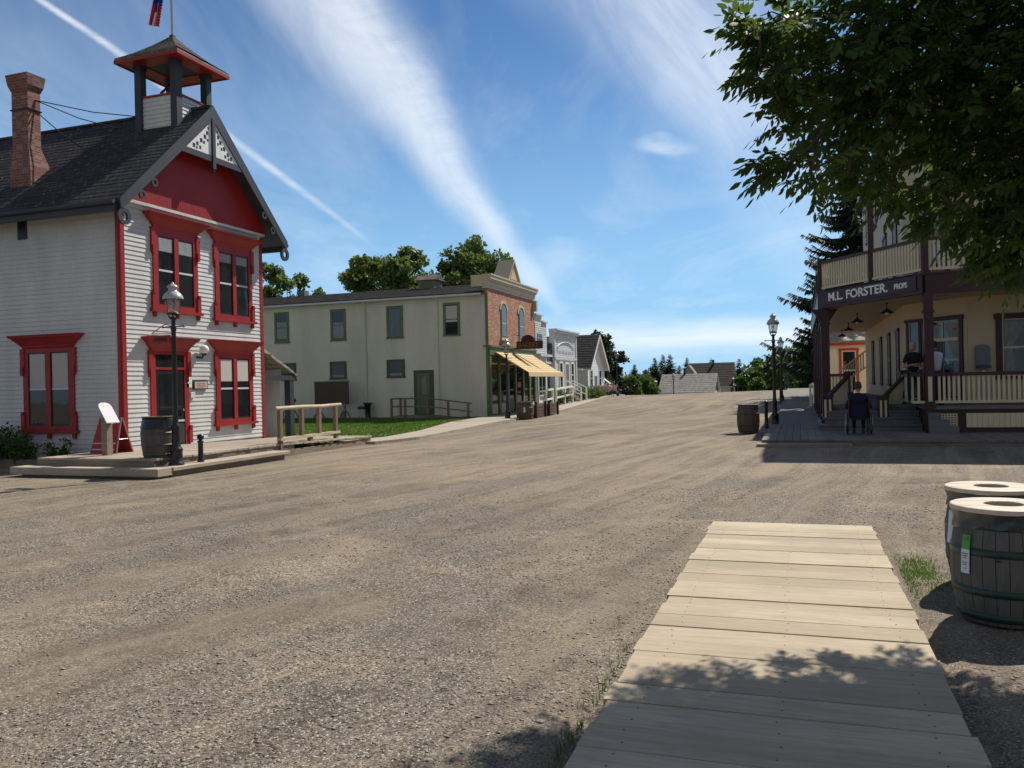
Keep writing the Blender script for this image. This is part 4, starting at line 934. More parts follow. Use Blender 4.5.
# brick front
mb=MB(); mb.box(BXF-.3,BXF,BY0+.08,BY1-.02,3.75,7.0,M['brick']); mb.box(BXF-.12,BXF+.015,BY0+.0,BY0+.2,3.72,6.98,M['brick']); mb.build('brick_wall',T)
for u0,u1 in ((42.5,43.45),(45.55,46.5)):
    uc=(u0+u1)/2; z0,z1=4.25,5.75; w=(u1-u0)/2
    mb=MB(); arc=[(uc+w*math.cos(a),z1+w*.8*math.sin(a)) for a in np.linspace(0,math.pi,9)]
    mb.prism([(BXF+.0,u0,z0),(BXF+.0,u1,z0)]+[(BXF+.0,a,b_) for a,b_ in arc],(.03,0,0),M['greendk']); fr_=mb.build('arched_window',T)
    w2=w-.13; arc=[(uc+w2*math.cos(a),z1+w2*.8*math.sin(a)) for a in np.linspace(0,math.pi,9)]
    mb=MB(); mb.prism([(BXF+.03,uc-w2,z0+.08),(BXF+.03,uc+w2,z0+.08)]+[(BXF+.03,a,b_) for a,b_ in arc],(.008,0,0),M['glassb']); mb.build('pane',fr_)
    mb=MB(); fb.box(mb,uc-w2,uc+w2,.0385,.05,5.0,5.06,M['cream']); mb.build('glazing_bar',fr_)
    mb=MB(); fb.box(mb,u0-.1,u1+.1,0,.11,z0-.16,z0-.0,M['cream']); mb.build('sill',fr_)
    mb=MB(); oa=[(uc+(w+.16)*math.cos(a),z1+(w*.8+.16)*math.sin(a)) for a in np.linspace(0,math.pi,11)]; ia=[(uc+w*math.cos(a),z1+w*.8*math.sin(a)) for a in np.linspace(math.pi,0,11)]
    for i in range(10):
        a,b_=oa[i],oa[i+1]; c,d_=ia[10-i],ia[9-i]; mb.prism([(BXF+.0,a[0],a[1]),(BXF,b_[0],b_[1]),(BXF,d_[0],d_[1]),(BXF,c[0],c[1])],(.05,0,0),M['cream'])
    mb.build('hood_mould',fr_)
# cornice and pediment
mb=MB()
for z0,z1,n in ((6.75,6.9,.05),(6.9,7.12,.09),(7.12,7.22,.17),(7.22,7.40,.24),(7.40,7.48,.28)): fb.box(mb,BY0-.02-n*.4,BY1+n*.4,-.25,n,z0,z1-.002,M['cream'])
fb.box(mb,BY0-.03,BY0+.55,-.9,.02,6.85,7.46,M['cream'])
mb.build('cornice',T)
mb=MB(); yc=44.5; mb.prism([(BXF-.75,yc-1.05,7.47),(BXF-.75,yc+1.05,7.47),(BXF-.75,yc,8.62)],(.85,0,0),M['cream']); mb.prism([(BXF+.103,yc-.6,7.6),(BXF+.103,yc+.6,7.6),(BXF+.103,yc,8.3)],(.03,0,0),M['hotelwall'])
for s in (-1,1): mb.prism([(BXF-.77,yc+s*1.13,7.485),(BXF-.77,yc,8.74),(BXF-.77,yc,8.60),(BXF-.77,yc+s*1.03,7.485)],(.97,0,0),M['cream'])
mb.tube([(BXF-.9,yc,8.7),(BXF-.9,yc,9.25)],.015,M['iron'],5); mb.build('pediment',T)
for yk in (BY1-.0,):
    mb=MB(); mb.box(BXF-.05,BXF+.22,yk-.22,yk+.05,6.1,6.75,M['cream']); mb.build('cornice_bracket',T)
# shop front
mb=MB(); fb.box(mb,BY0-.0,BY1,-.3,.10,3.25,3.72,M['green']); fb.box(mb,BY0-.04,BY1+.04,-.3,.16,3.66,3.75,M['green']); mb.build('shop_fascia',T)
mb=MB(); fb.box(mb,BY0+.05,BY1-.0,-.35,-.02,-.2,3.25,M['greendk']); mb.build('shop_front_wall',T)
for u in (BY0,41.9,43.3,44.6,46.0,47.2,BY1-.3):
    mb=MB(); fb.box(mb,u,u+.26,-.02,.07,-.1,3.25,M['green']); mb.build('pilaster',T)
for u0,u1,zb,door in ((40.8,41.85,.75,0),(42.2,43.25,.75,0),(43.6,44.55,.1,1),(44.9,45.95,.7,0),(46.3,47.15,.7,0),(47.5,48.25,.7,0)):
    mb=MB(); fb.box(mb,u0,u1,-.018,.0,zb,2.75,M['glass']); fb.box(mb,u0,u1,-.018,.02,2.75,2.85,M['cream']); f=mb.build('shop_window' if not door else 'shop_door',T)
    mb=MB(); fb.box(mb,u0+.08,u1-.08,-.018,.02,.12,zb-.1,M['cream']) if not door else fb.box(mb,u0+.06,u1-.06,-.0,.02,.15,.9,M['greendk']); mb.build('lower_panel',f)
    if u0>44.5 and u0<46: mb=MB(); fb.box(mb,u0+.25,u1-.2,.001,.006,1.5,1.8,M['orange']); fb.box(mb,u0+.2,u1-.3,.001,.006,1.15,1.3,M['flagred']); mb.build('window_poster',f)
# awning
mb=MB(); AY0,AY1=41.2,47.8; n=16; ns=8
def aw(y,v): return (BXF+.12+v*1.85,y,3.42-1.12*v-.05*math.sin(v*math.pi)-.0)
for i in range(n):
    for j in range(ns):
        ya=AY0+(AY1-AY0)*i/n; yb_=AY0+(AY1-AY0)*(i+1)/n; va,vb=j/ns,(j+1)/ns
        mb.add([aw(ya,va),aw(ya,vb),aw(yb_,vb),aw(yb_,va)],[(0,1,2,3)],M['awning'],smooth=True)
for i in range(66):
    ya=AY0+(AY1-AY0)*i/66; yb_=AY0+(AY1-AY0)*(i+1)/66; p=aw(ya,1);q_=aw(yb_,1); dz=.2+.035*abs(math.sin(i*math.pi/3)); dz2=.2+.035*abs(math.sin((i+1)*math.pi/3))
    mb.add([p,(p[0]+.02,p[1],p[2]-dz),(q_[0]+.02,q_[1],q_[2]-dz2),q_],[(0,1,2,3)],M['awning'])
o=mb.build('awning',T); sd2=o.modifiers.new('thickness','SOLIDIFY'); sd2.thickness=.012
mb=MB()
for yk in (AY0+.05,AY1-.05,(AY0+AY1)/2):
    mb.tube([aw(yk,0),(aw(yk,1)[0],yk,aw(yk,1)[2]-.03)],.02,M['brownsign'],6); mb.tube([(BXF+.1,yk,2.4),(aw(yk,1)[0],yk,aw(yk,1)[2]-.03)],.016,M['brownsign'],6)
mb.build('awning_frame',o)
# projecting sign
sgn=MB(); sy_=44.6; x0,x1=-15.1,-13.55; sgn.box(x0,x1,sy_-.04,sy_+.04,3.66,4.10,M['brownsign']); xc_=-14.42
sgn.prism([(xc_+.42*math.cos(a),sy_-.035,4.10+.36*math.sin(a)) for a in np.linspace(0,math.pi,11)],(0,.07,0),M['brownsign']); sgn=sgn.build('projecting_sign',T)
mb=MB(); mb.tube([(BXF,sy_,4.5),(-13.6,sy_,4.12)],.014,M['iron'],5); mb.tube([(BXF,sy_,3.7),(x0,sy_,3.7)],.014,M['iron'],5); mb.build('sign_bracket',sgn)
text('sign_lettering','BAKERY',.37,M['gold'],(x0+.08,sy_-.045,3.76),(1,0,0),(0,-1,0),sgn,.006,.006,sx=.93)
# ramp and rails at the side door
t=thing('door_ramp','grey wooden ramp with thin railings at the bakery side door','ramp',(-18,39.6,-.1))
mb=MB(); z_=-.12
mb.box(-20.35,-18.3,39.2,40.44,.02,.14,M['timber']); mb.hexa([(-18.3,39.2,.02),(-15.9,39.2,-.16),(-18.3,40.44,.02),(-15.9,40.44,-.16),(-18.3,39.2,.14),(-15.9,39.2,-.06),(-18.3,40.44,.14),(-15.9,40.44,-.06)],M['timber']); mb.box(-20.3,-18.4,39.25,39.3,-.2,.02,M['timber']); mb.build('ramp_deck',t)
for (x,zb,zt) in ((-20.3,-.15,1.05),(-19.5,.0,1.08),(-18.2,-.1,1.05),(-17.05,-.15,.93),(-15.95,-.15,.76)):
    mb=MB(); mb.box(x-.05,x+.05,39.14,39.24,zb,zt,M['rail']); mb.build('post',t)
mb=MB(); mb.box(-20.35,-20.25,40.2,40.3,-.15,1.05,M['rail']); mb.build('post',t)
for dz in (0,-.42):
    mb=MB(); mb.tube([(-20.3,40.3,1.06+dz),(-20.3,39.19,1.06+dz),(-18.2,39.19,1.06+dz),(-15.75,39.19,.76+dz)],.035,M['rail'],6); mb.build('handrail',t)
# notice board, fountain, old pump
t=thing('notice_board','large blank brown notice board on A shaped legs on the lawn','notice board',(-23.95,39.3,-.1))
mb=MB(); mb.box(-25.0,-22.9,39.27,39.33,.80,2.02,M['notice']); mb.box(-25.03,-22.87,39.25,39.35,2.02,2.07,M['rail']); mb.build('board',t)
for xx in (-24.75,-23.15):
    mb=MB(); mb.box(xx-.05,xx+.05,39.24,39.34,-.1,.9,M['rail']); mb.tube([(xx,39.3,.6),(xx-.42,39.3,-.08)],.05,M['rail'],6); mb.tube([(xx,39.3,.6),(xx+.42,39.3,-.08)],.05,M['rail'],6); mb.tube([(xx,39.3,.5),(xx,38.95,-.08)],.045,M['rail'],6); mb.build('leg',t)
t=thing('drinking_fountain','black pedestal drinking fountain against the pale bakery wall','drinking fountain',(-22.15,40.0,-.1))
mb=MB(); mb.lathe([(.24,0),(.24,.06),(.17,.1),(.15,.15),(.15,.78),(.19,.82),(.19,.88)],(-22.15,40.0,-.12),M['iron'],12); mb.build('pedestal',t)
mb=MB(); mb.lathe([(.2,.88),(.25,.92),(.25,.97),(.2,.97),(.16,.92)],(-22.15,40.0,-.12),M['iron'],14); mb.box(-22.72,-22.3,39.88,40.1,.5,.66,M['iron']); mb.build('bowl',t)
t=thing('wheeled_pump','small dark red wheeled apparatus standing behind the hitching rail','water pump',(-26.6,39.6,-.1))  # modelled as an old water pump with a red wheel
mb=MB(); n=20
ring=[(-26.9+.0,39.55+0,.0)]
mb.tube([(-26.95+.28*math.cos(a),39.6,.28+.28*math.sin(a)) for a in np.linspace(0,2*math.pi,21)],.03,M['redmetal'],6)
for a in np.linspace(0,math.pi,5)[:-1]: mb.tube([(-26.95-.27*math.cos(a),39.6,.28-.27*math.sin(a)),(-26.95+.27*math.cos(a),39.6,.28+.27*math.sin(a))],.014,M['redmetal'],5)
mb.build('wheel',t)
mb=MB(); mb.tube([(-26.6,39.65,-.1),(-26.6,39.65,.95)],.05,M['iron'],8); mb.tube([(-26.95,39.65,.28),(-26.6,39.65,.6),(-26.3,39.65,.1)],.035,M['iron'],6); mb.build('stand',t)
mb=MB(); mb.lathe([(.001,-.16),(.12,-.1),(.16,0),(.12,.1),(.001,.15)],(-26.6,39.65,1.05),M['redmetal'],12); mb.build('round_head',t)
# lamp, barrels and dark boxes before the bakery
LB=copy_tree(L1,(-13.3,37.7,tz(-13.3,37.7)+.05),'black gas street lamp standing before the bakery awning')
for c in list(LB.children):
    if c.name.startswith(('sign_bracket','hanging_sign')): bpy.data.objects.remove(c)
B2=make_barrel('wooden_barrel','squat dark wooden barrel at the road edge beside the bakery lamp',(-12.62,38.3,tz(-12.6,38.3)),H=.82,R=.37,belly=.06,hoop='hoopg',staves='stave2',group='wooden waste barrels')
mb=MB(); mb.lathe([(.14,.825),(.395,.825),(.395,.85),(.14,.85),(.14,.825)],B2.location,M['stave2'],28,capb=False,capt=False); mb.build('lid',B2)
add_label(B2,((0,1,M['paper']),),.37,.82,rad(285),.11,.35,.6)
for lab,yy_,zz_ in (('dark slatted planter box right of the bakery barrel',40.0,.72),('dark slatted planter box farthest up the road from the bakery barrel',42.3,.62)):
    t=thing('planter_box',lab,'planter box',(-12.7,yy_,tz(-12.7,yy_)),'planter boxes at the road edge'); z_=tz(-12.7,yy_)
    mb=MB()
    for i in range(4): mb.box(-13.05,-12.35,yy_-.8,yy_+.8,z_+.06+i*.15,z_+.06+i*.15+.13,M['stave2'])
    mb.build('box',t)
    for dx in (-.37,.37):
        for dy in (-.8,.8):
            mb=MB(); mb.box(-12.7+dx-.05,-12.7+dx+.05,yy_+dy-.05,yy_+dy+.05,z_,z_+zz_+.1,M['brownsign']); mb.build('corner_post',t)
def white_rail(label,pts,h,group='white hitching rails'):
    t=thing('white_railing',label,'railing',(pts[0][0],pts[0][1],tz(*pts[0])),group)
    for p in pts:
        z_=tz(*p)+.05; mb=MB(); mb.box(p[0]-.06,p[0]+.06,p[1]-.06,p[1]+.06,z_-.05,z_+h,M['white']); mb.build('post',t)
    for k in (1.0,.52):
        mb=MB(); a=Vector((*pts[0],tz(*pts[0])+.05+h*k)); b_=Vector((*pts[-1],tz(*pts[-1])+.05+h*k)); w_=.06 if k==1 else .045
        a.y-=.1;b_.y+=.1
        mb.hexa([a+Vector((-w_,0,-.05)),a+Vector((w_,0,-.05)),b_+Vector((-w_,0,-.05)),b_+Vector((w_,0,-.05)),a+Vector((-w_,0,.05)),a+Vector((w_,0,.05)),b_+Vector((-w_,0,.05)),b_+Vector((w_,0,.05))],M['white']); mb.build('rail',t)
white_rail('white painted hitching rail just past the bakery awning',[(-13.75,44.2),(-13.95,46.2),(-14.1,48.2)],1.15)
white_rail('white painted hitching rail before the arched false front',[(-14.2,49.3),(-14.35,51.8),(-14.5,54.3)],1.1)
# ---------------------------------------------------------------- the shops up the street
def gable_roof(mb,x0,x1,y0,y1,ze,zr,mat,th=.12,over=.3,n=10):
    ym=(y0+y1)/2
    for s in (-1,1):
        ye=(y0 if s<0 else y1)+s*over; k=(zr-ze)/((y1-y0)/2); z_e=ze-over*k
        for i in range(n):
            a,b_=i/n,(i+1)/n; ya=ye+(ym-ye)*a;yb_=ye+(ym-ye)*b_;za=z_e+(zr-z_e)*a;zb=z_e+(zr-z_e)*b_
            mb.quad([(x0,ya,za+.02),(x1,ya,za+.02),(x1,yb_,zb),(x0,yb_,zb)],(0,s*.5,1),mat); mb.quad([(x0,ya,za-.01),(x1,ya,za-.01),(x1,ya,za+.02),(x0,ya,za+.02)],(0,s,0),mat)
        mb.prism([(x0,ye,z_e-.001),(x0,ym,zr-.001),(x0,ym,zr-th),(x0,ye,z_e-th)],(x1-x0,0,0),M['greyw'])
# narrow shop with stepped false front
T=thing('narrow_shop','narrow white shop with stepped false front right beside the bakery','building',(BXF,49.9,.1))
mb=MB(); mb.box(-30,BXF-.3,48.75,51.15,-.3,4.3,M['siding']); mb.build('wall',T)
mb=MB(); mb.prism([(BXF-.2,48.7,0),(BXF-.2,51.15,0),(BXF-.2,51.15,5.55),(BXF-.2,50.2,5.6),(BXF-.2,50.2,5.93),(BXF-.2,48.7,5.93)],(.18,0,0),M['siding']); fb.siding(mb,48.7,51.12,3.6,5.5,.13,M['siding']); mb.build('false_front',T)
mb=MB(); fb.box(mb,48.66,50.25,-.1,.12,5.93,6.02,M['greyw']); fb.box(mb,50.15,51.2,-.1,.12,5.55,5.65,M['greyw']); fb.box(mb,48.7,51.2,-.05,.35,3.38,3.52,M['greyw']); mb.build('cornice',T)
text('sign_lettering','ER',.85,M['bluegrey'],(BXF+.03,49.05,4.2),(0,1,0),(1,0,0),T,.01,.03,sx=1.25)
mb=MB(); gable_roof(mb,-30,BXF-.25,48.7,51.2,4.0,5.3,M['roofgrey']); mb.build('roof',T)
mb=MB(); mb.box(-17.35,-16.95,49.7,50.1,4.9,7.15,M['brickred']); mb.box(-17.42,-16.88,49.63,50.17,6.85,7.1,M['brickred']); mb.build('chimney',T)
sash(T,fb,49.0,50.7,.9,2.8,'greyw',two=False,mull=True)
# post-office like shop with arched inscription
T=thing('arched_front_shop','grey white shop whose flat false front carries an arched inscription','building',(BXF,55.6,.4))
A0,A1=52.75,58.55
mb=MB(); mb.box(-24,BXF-.3,A0+.05,A1-.05,-.3,3.9,M['bluegrey']); Fr((0,A0+.05,0),(1,0,0),(0,-1,0)).siding(mb,-24,BXF-.3,.3,3.9,.14,M['bluegrey']); mb.build('wall',T)
mb=MB(); mb.box(BXF-.3,BXF,A0,A1,.3,5.05,M['siding']); fb.siding(mb,A0+.25,A1-.25,3.45,4.95,.14,M['greyw'],.018); fb.box(mb,A0,A0+.25,0,.06,.4,5.05,M['greyw']); fb.box(mb,A1-.25,A1,0,.06,.4,5.05,M['greyw']); mb.build('false_front',T)
mb=MB(); fb.box(mb,A0-.08,A1+.08,-.3,.2,5.05,5.2,M['greyw']); fb.box(mb,A0-.12,A1+.12,-.3,.3,5.2,5.3,M['greyw']); fb.box(mb,A0+.1,A1-.1,0.06,.10,3.3,3.42,M['greyw']); mb.build('cornice',T)
mb=MB(); uc=(A0+A1)/2
pts=[(BXF+.06,uc+2.2*math.cos(a),3.95+.55*math.sin(a)) for a in np.linspace(0,math.pi,15)]; mb.tube(pts,.035,M['white'],5); mb.build('arched_moulding',T)
rr=random.Random(2)
for row,(zc_,hh) in enumerate(((4.52,.26),(3.72,.22))):
    mb=MB()
    for i in range(11):
        u=uc-1.9+i*.38; z_=zc_+(.0 if row else .25*(1-((i-5)/5.5)**2)-.12)
        fb.box(mb,u-.10,u+.0,.02,.05,z_,z_+hh,M['white']); fb.box(mb,u+.0,u+.1,.02,.045,z_+hh*rr.choice([0,.4,.75]),z_+hh*rr.choice([.85,1]),M['white'])
    mb.build('raised_inscription',T)
for u0,u1 in ((53.9,54.75),(56.9,57.75)): sash(T,fb,u0,u1,1.35,3.15,'white',tr=.12)
mb=MB(); fb.box(mb,55.4,56.5,0,.04,.9,3.15,M['white']); d=mb.build('door',T); mb=MB(); fb.box(mb,55.55,56.35,.04,.05,.95,3.0,M['stepgrey']); mb.build('door_leaf',d)
mb=MB(); gable_roof(mb,-24,BXF-.3,A0,A1,3.7,4.9,M['roofdk2']); mb.build('roof',T)
mb=MB(); mb.box(-16.9,BXF-.1,51.5,A0-.02,2.95,3.1,M['greyw']); mb.prism([(-17.5,51.3,3.1),(-17.5,A0,3.1),(-17.5,A0,4.35)],(2.1,0,0),M['charcoal']); mb.build('side_lean_to',T)
mb=MB()
for i in range(4): mb.box(BXF+.05,BXF+1.0-i*.2,55.3,56.7,tz(-14.8,56)+i*.15,tz(-14.8,56)+(i+1)*.15-.003,M['timber'])
mb.build('steps',T)
for yy_ in (55.25,56.75):
    mb=MB(); zb=tz(-14.8,56)
    mb.tube([(BXF+.1,yy_,1.85),(BXF+1.15,yy_,zb+1.0)],.04,M['white'],6); mb.tube([(BXF+.1,yy_,1.4),(BXF+1.15,yy_,zb+.5)],.03,M['white'],6); mb.box(BXF+1.1,BXF+1.2,yy_-.05,yy_+.05,zb,zb+1.05,M['white']); mb.build('stair_rail',T)
# small gabled house
T=thing('gabled_cottage','white gabled cottage with steep dark shingle roof at the top of the street','building',(BXF,65,.8))
C0,C1=61.9,67.6; CZ=.75
mb=MB(); mb.box(-25,BXF,C0,C1,CZ-1,3.05,M['siding']); mb.prism([(BXF,C0,3.05),(BXF,C1,3.05),(BXF,(C0+C1)/2,5.35)],(-.3,0,0),M['white']); fb.siding(mb,C0,C1,CZ,3.05,.14,M['white']); Fr((0,C0,0),(1,0,0),(0,-1,0)).siding(mb,-25,BXF,CZ,3.05,.14,M['siding']); mb.build('wall',T)
mb=MB(); gable_roof(mb,-25,BXF+.35,C0,C1,3.05,5.5,M['roofdark'],over=.35,n=14); mb.build('roof',T)
for s in (-1,1):
    ym=(C0+C1)/2; ye=ym+s*3.2; mb=MB(); mb.prism([(BXF+.35,ye,2.75),(BXF+.35,ym,5.5),(BXF+.35,ym,5.25),(BXF+.35,ye-s*.0,2.5)],(.04,0,0),M['white']); mb.build('bargeboard',T)
for u0,u1 in ((62.6,63.4),(65.6,66.4)): sash(T,fb,u0,u1,1.3,2.7,'greyw',tr=.1)
mb=MB(); fb.box(mb,64.1,65.0,0,.04,.85,2.2,M['stepgrey']); mb.build('door',T)
mb=MB(); mb.box(BXF-.9,BXF-.2,61.0,61.2,2.6,2.75,M['white']); mb.build('eaves_end',T)
# handrail and little sign by the path top
t=thing('path_sign','thin white tilted sign on a post at the top of the path','sign',(-15.5,69.5,tz(-15.5,69.5)))
z_=tz(-15.5,69.5); mb=MB(); mb.tube([(-15.5,69.5,z_),(-15.5,69.5,z_+1.2)],.05,M['greyw'],6); mb.build('post',t); mb=MB(); mb.hexa([(-15.9,69.3,z_+1.6),(-15.85,69.3,z_+1.62),(-15.9,69.7,z_+1.6),(-15.85,69.7,z_+1.62),(-15.2,69.3,z_+1.05),(-15.15,69.3,z_+1.07),(-15.2,69.7,z_+1.05),(-15.15,69.7,z_+1.07)],M['white']); mb.build('panel',t)
LF=copy_tree(LB,(-14.75,70.3,tz(-14.75,70.3)),'dark gas street lamp at the top of the path beyond the cottage')
copy_tree(LB,(-16.6,97,tz(-16.6,97)-.1),'gas street lamp beyond the crest, left of the low log cabin roof')
copy_tree(LB,(-13.2,93,tz(-13.2,93)-.9),'gas street lamp beyond the crest, before the middle of the cabin roof')
# ---------------------------------------------------------------- near barrels
def bin_barrel(label,loc):
    t=make_barrel('waste_barrel',label,loc,H=.745,R=.285,belly=.055,hoop='hoop',staves='stave',group='wooden waste barrels',hoops=(.07,.30,.66,.90))
    x,y,z=loc; mb=MB(); n=72; prof=[(.755,.33),(.72,.322),(.69,.318),(.655,.325),(.645,.322)]
    vs=[];
    for i,(zz_,rr_) in enumerate(prof):
        for k in range(n):
            a=2*math.pi*k/n; w=.006*math.sin(a*9+i*1.3)+.004*math.sin(a*23+i); dz=.012*math.sin(a*3+1)+.006*math.sin(a*11) if i>1 else 0
            vs.append((x+(rr_+w)*math.cos(a),y+(rr_+w)*math.sin(a),z+zz_+dz))
    fs=[(i*n+k,(i+1)*n+k,(i+1)*n+(k+1)%n,i*n+(k+1)%n) for i in range(len(prof)-1) for k in range(n)]
    mb.add(vs,fs,M['liner'],smooth=True); mb.build('bin_liner',t)
    mb=MB(); r0,r1=.125,.335
    planks=[(-.34,-.12),(-.12,.1),(.1,.34)]
    mb.lathe([(r0,.757),(r1,.757),(r1+.003,.765),(r1,.787),(r1-.01,.791),(r0+.004,.791),(r0,.787),(r0,.757)],(x,y,z),M['lid'],64,capb=False,capt=False,smooth=False,tone=.1)
    lid=mb.build('lid',t)
    mb=MB(); 
    for yy_ in (-.11,.12):
        for s in (-1,1):
            xa=math.sqrt(max(r0*r0-yy_*yy_,0))+.004 if abs(yy_)<r0 else 0; xb=math.sqrt(r1*r1-yy_*yy_)-.012
            if xa==0 and s==-1: continue
            a,b_=(x+s*xa,x+s*xb) if xa else (x-xb,x+xb)
            mb.box(a,b_,y+yy_-.0015,y+yy_+.0015,z+.7912,z+.7918,M['stave'])
    mb.build('board_joint',lid)
    mb=MB(); a=rad(-108); r=.285+.055*.82
    mb.lathe([(.001,-.004),(.02,-.003),(.022,.003)],(x+(r+.004)*math.cos(a),y+(r+.004)*math.sin(a),z+.45),M['blackpl'],8); mb.build('bung',t)
    return t
NB=bin_barrel('nearest wooden waste barrel with pinkish ring lid and green edged paper label',(1.33,6.58,0.0))
add_label(NB,((0,.62,M['paper']),(.62,1,M['papergreen'])),.285,.745,rad(216),.095,.34,.60)
def print_on(t,ang,rows):
    x,y,z=t.location; lab=[c for c in t.children if c.name.startswith('paper_label')][0]; mb=MB()
    for (zz_,h_,w_) in rows:
        v=zz_/.745; r_=.285+.06*(1-(2*v-1)**2)+.0125; 
        vs=[(x+r_*math.cos(a),y+r_*math.sin(a),z+q) for q in (zz_,zz_+h_) for a in (ang-w_,ang,ang+w_)]; mb.add(vs,[(0,1,4,3),(1,2,5,4)],M['bluegrey'])
    mb.build('printed_lines',lab)
print_on(NB,rad(216),((.56,.02,.05),(.47,.006,.06),(.455,.006,.06),(.44,.006,.04),(.41,.006,.06),(.395,.006,.05),(.37,.006,.03)))
RB=bin_barrel('wooden waste barrel half hidden behind the nearest one, with a lilac paper label',(1.45,7.62,0.0))
add_label(RB,((0,1,M['paper']),),.285,.745,rad(203),.13,.34,.60)
# ---------------------------------------------------------------- right boardwalk and street furniture
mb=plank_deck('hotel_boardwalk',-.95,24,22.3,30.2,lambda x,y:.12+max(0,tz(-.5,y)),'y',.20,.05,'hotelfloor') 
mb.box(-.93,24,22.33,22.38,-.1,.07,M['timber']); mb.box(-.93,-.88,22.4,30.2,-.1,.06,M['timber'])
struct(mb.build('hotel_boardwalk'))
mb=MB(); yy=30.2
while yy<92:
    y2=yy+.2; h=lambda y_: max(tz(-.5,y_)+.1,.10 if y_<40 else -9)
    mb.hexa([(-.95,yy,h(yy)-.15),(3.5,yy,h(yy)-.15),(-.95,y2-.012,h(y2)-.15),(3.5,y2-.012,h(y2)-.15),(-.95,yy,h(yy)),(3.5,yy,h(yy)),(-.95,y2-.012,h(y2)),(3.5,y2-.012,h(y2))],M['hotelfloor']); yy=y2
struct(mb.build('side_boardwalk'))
mb=MB(); mb.box(-1.05,1.2,21.75,22.28,-.12,.05,M['timber'],.2); struct(mb.build('boardwalk_step',bevel=.006))
for lab,x,y in (('nearest gas street lamp along the hotel boardwalk',-.82,30.2),('second gas street lamp from the hotel corner up the boardwalk',-1.0,52.0),('third gas street lamp up the hotel boardwalk',-1.0,76.5)):
    copy_tree(LB,(x,y,max(tz(x,y)+.05,.08)),lab,scale=1.0)
copy_tree(LB,(-.9,101,tz(-.9,101)-.1),'gas street lamp over the crest at the far end of the hotel boardwalk')
copy_tree(LB,(.2,118,tz(.2,118)-.1),'farthest gas street lamp, small against the brown fence over the crest')
make_bollard('ball topped bollard between the road barrel and the nearest hotel side lamp',(-1.05,28.6,.05),.92)
make_bollard('ball topped bollard up the hotel boardwalk beside the second lamp',(-1.0,49.0,.22),.95)
RBL=make_barrel('wooden_barrel','old wooden barrel standing alone on the dirt beside the hotel boardwalk',(-1.55,27.3,0),H=.86,R=.30,belly=.05,hoop='hoopg',staves='stave2',group='wooden waste barrels')
mb=MB(); mb.lathe([(.12,.865),(.335,.865),(.335,.89),(.12,.89),(.12,.865)],RBL.location,M['stave'],28,capb=False,capt=False); mb.build('lid',RBL)
# ---------------------------------------------------------------- hotel
DK=.85; CE=3.95; BF=4.42
Bc=(3.31,25.2); Ac=(.73,29.0); C1=(4.66,27.2); C2=(3.24,29.25); YE=46.0; XE=24.
T=thing('hotel','two and a half storey tan hotel with maroon trimmed wraparound verandas','building',(3.3,25.2,.1))
wm=M['hotelwall']
foot=[C1,(XE,C1[1]),(XE,YE),(C2[0],YE),C2]
mb=MB(); mb.prism([(p[0],p[1],-.2) for p in foot],(0,0,10.4),wm)
f1=Fr((C1[0],C1[1],0),(1,0,0),(0,-1,0)); f1.siding(mb,0,XE-C1[0],DK,10.1,.12,wm,.014)
cl_=(Vector((C1[0],C1[1],0))-Vector((C2[0],C2[1],0))); clen=cl_.length; cu=cl_.normalized(); cn=Vector((cu.y,-cu.x,0)); 
if cn.y>0: cn=-cn
f2=Fr((C2[0],C2[1],0),cu,cn); f2.siding(mb,0,clen,DK,10.1,.12,wm,.014)
f3=Fr((C2[0],C2[1],0),(0,1,0),(-1,0,0)); f3.siding(mb,0,YE-C2[1],DK,10.1,.12,wm,.014)
mb.build('wall',T)
mb=MB(); mb.prism([(3.0,26.95,10.2),(XE+.4,26.95,10.2),(XE+.4,YE+.3,10.2),(2.9,YE+.3,10.2),(2.9,28.95,10.2)],(0,0,.22),M['maroon']); 
mb.hexa([(3.0,26.95,10.42),(XE,26.95,10.42),(3.0,YE,10.42),(XE,YE,10.42),(8,32,12.0),(XE,32,12.0),(8,40,12.0),(XE,40,12.0)],M['roofdk2']); mb.build('roof',T)
# deck, ceiling, balcony slab following the chamfered corner
def slab(mb,z0,z1,mat,grow=0): 
    mb.prism([(Bc[0],Bc[1]-grow,z0),(XE,Bc[1]-grow,z0),(XE,C1[1]-.001,z0),(C1[0],C1[1]-.001,z0),(C2[0]-.001,C2[1],z0),(C2[0]-.001,YE,z0),(Ac[0]-grow,YE,z0),(Ac[0]-grow,Ac[1],z0)],(0,0,z1-z0),mat)
mb=MB(); dk=[(3.25,Bc[1]),(XE,Bc[1]),(XE,C1[1]),(C1[0],C1[1]),(C2[0],C2[1]),(C2[0],YE),(Ac[0]+.05,YE),(Ac[0]+.05,29.1),(2.95,29.1),(3.25,27.5)]
mb.prism([(p[0],p[1],DK-.1) for p in dk],(0,0,.1),M['stepgrey']); mb.build('veranda_floor',T)
mb=MB(); mb.box(3.3,XE,Bc[1]+.05,Bc[1]+.1,.08,DK-.1,M['maroon']); mb.box(3.3,3.36,Bc[1]+.1,27.5,.08,DK-.1,M['maroon']); mb.box(Ac[0]+.05,Ac[0]+.1,29.1,YE,.08,DK-.1,M['maroon']); mb.build('veranda_skirt',T)
mb=MB(); mb.box(3.55,4.05,Bc[1]+.0,Bc[1]+.05,.26,.64,M['maroon'])
for i in range(7): mb.box(3.57+i*.07,3.60+i*.07,Bc[1]-.02,Bc[1]-.0,.27,.63,M['balus'])
for i in range(6): mb.box(3.56,4.04,Bc[1]-.035,Bc[1]-.021,.28+i*.065,.31+i*.065,M['balus'])
mb.build('lattice_panel',T)
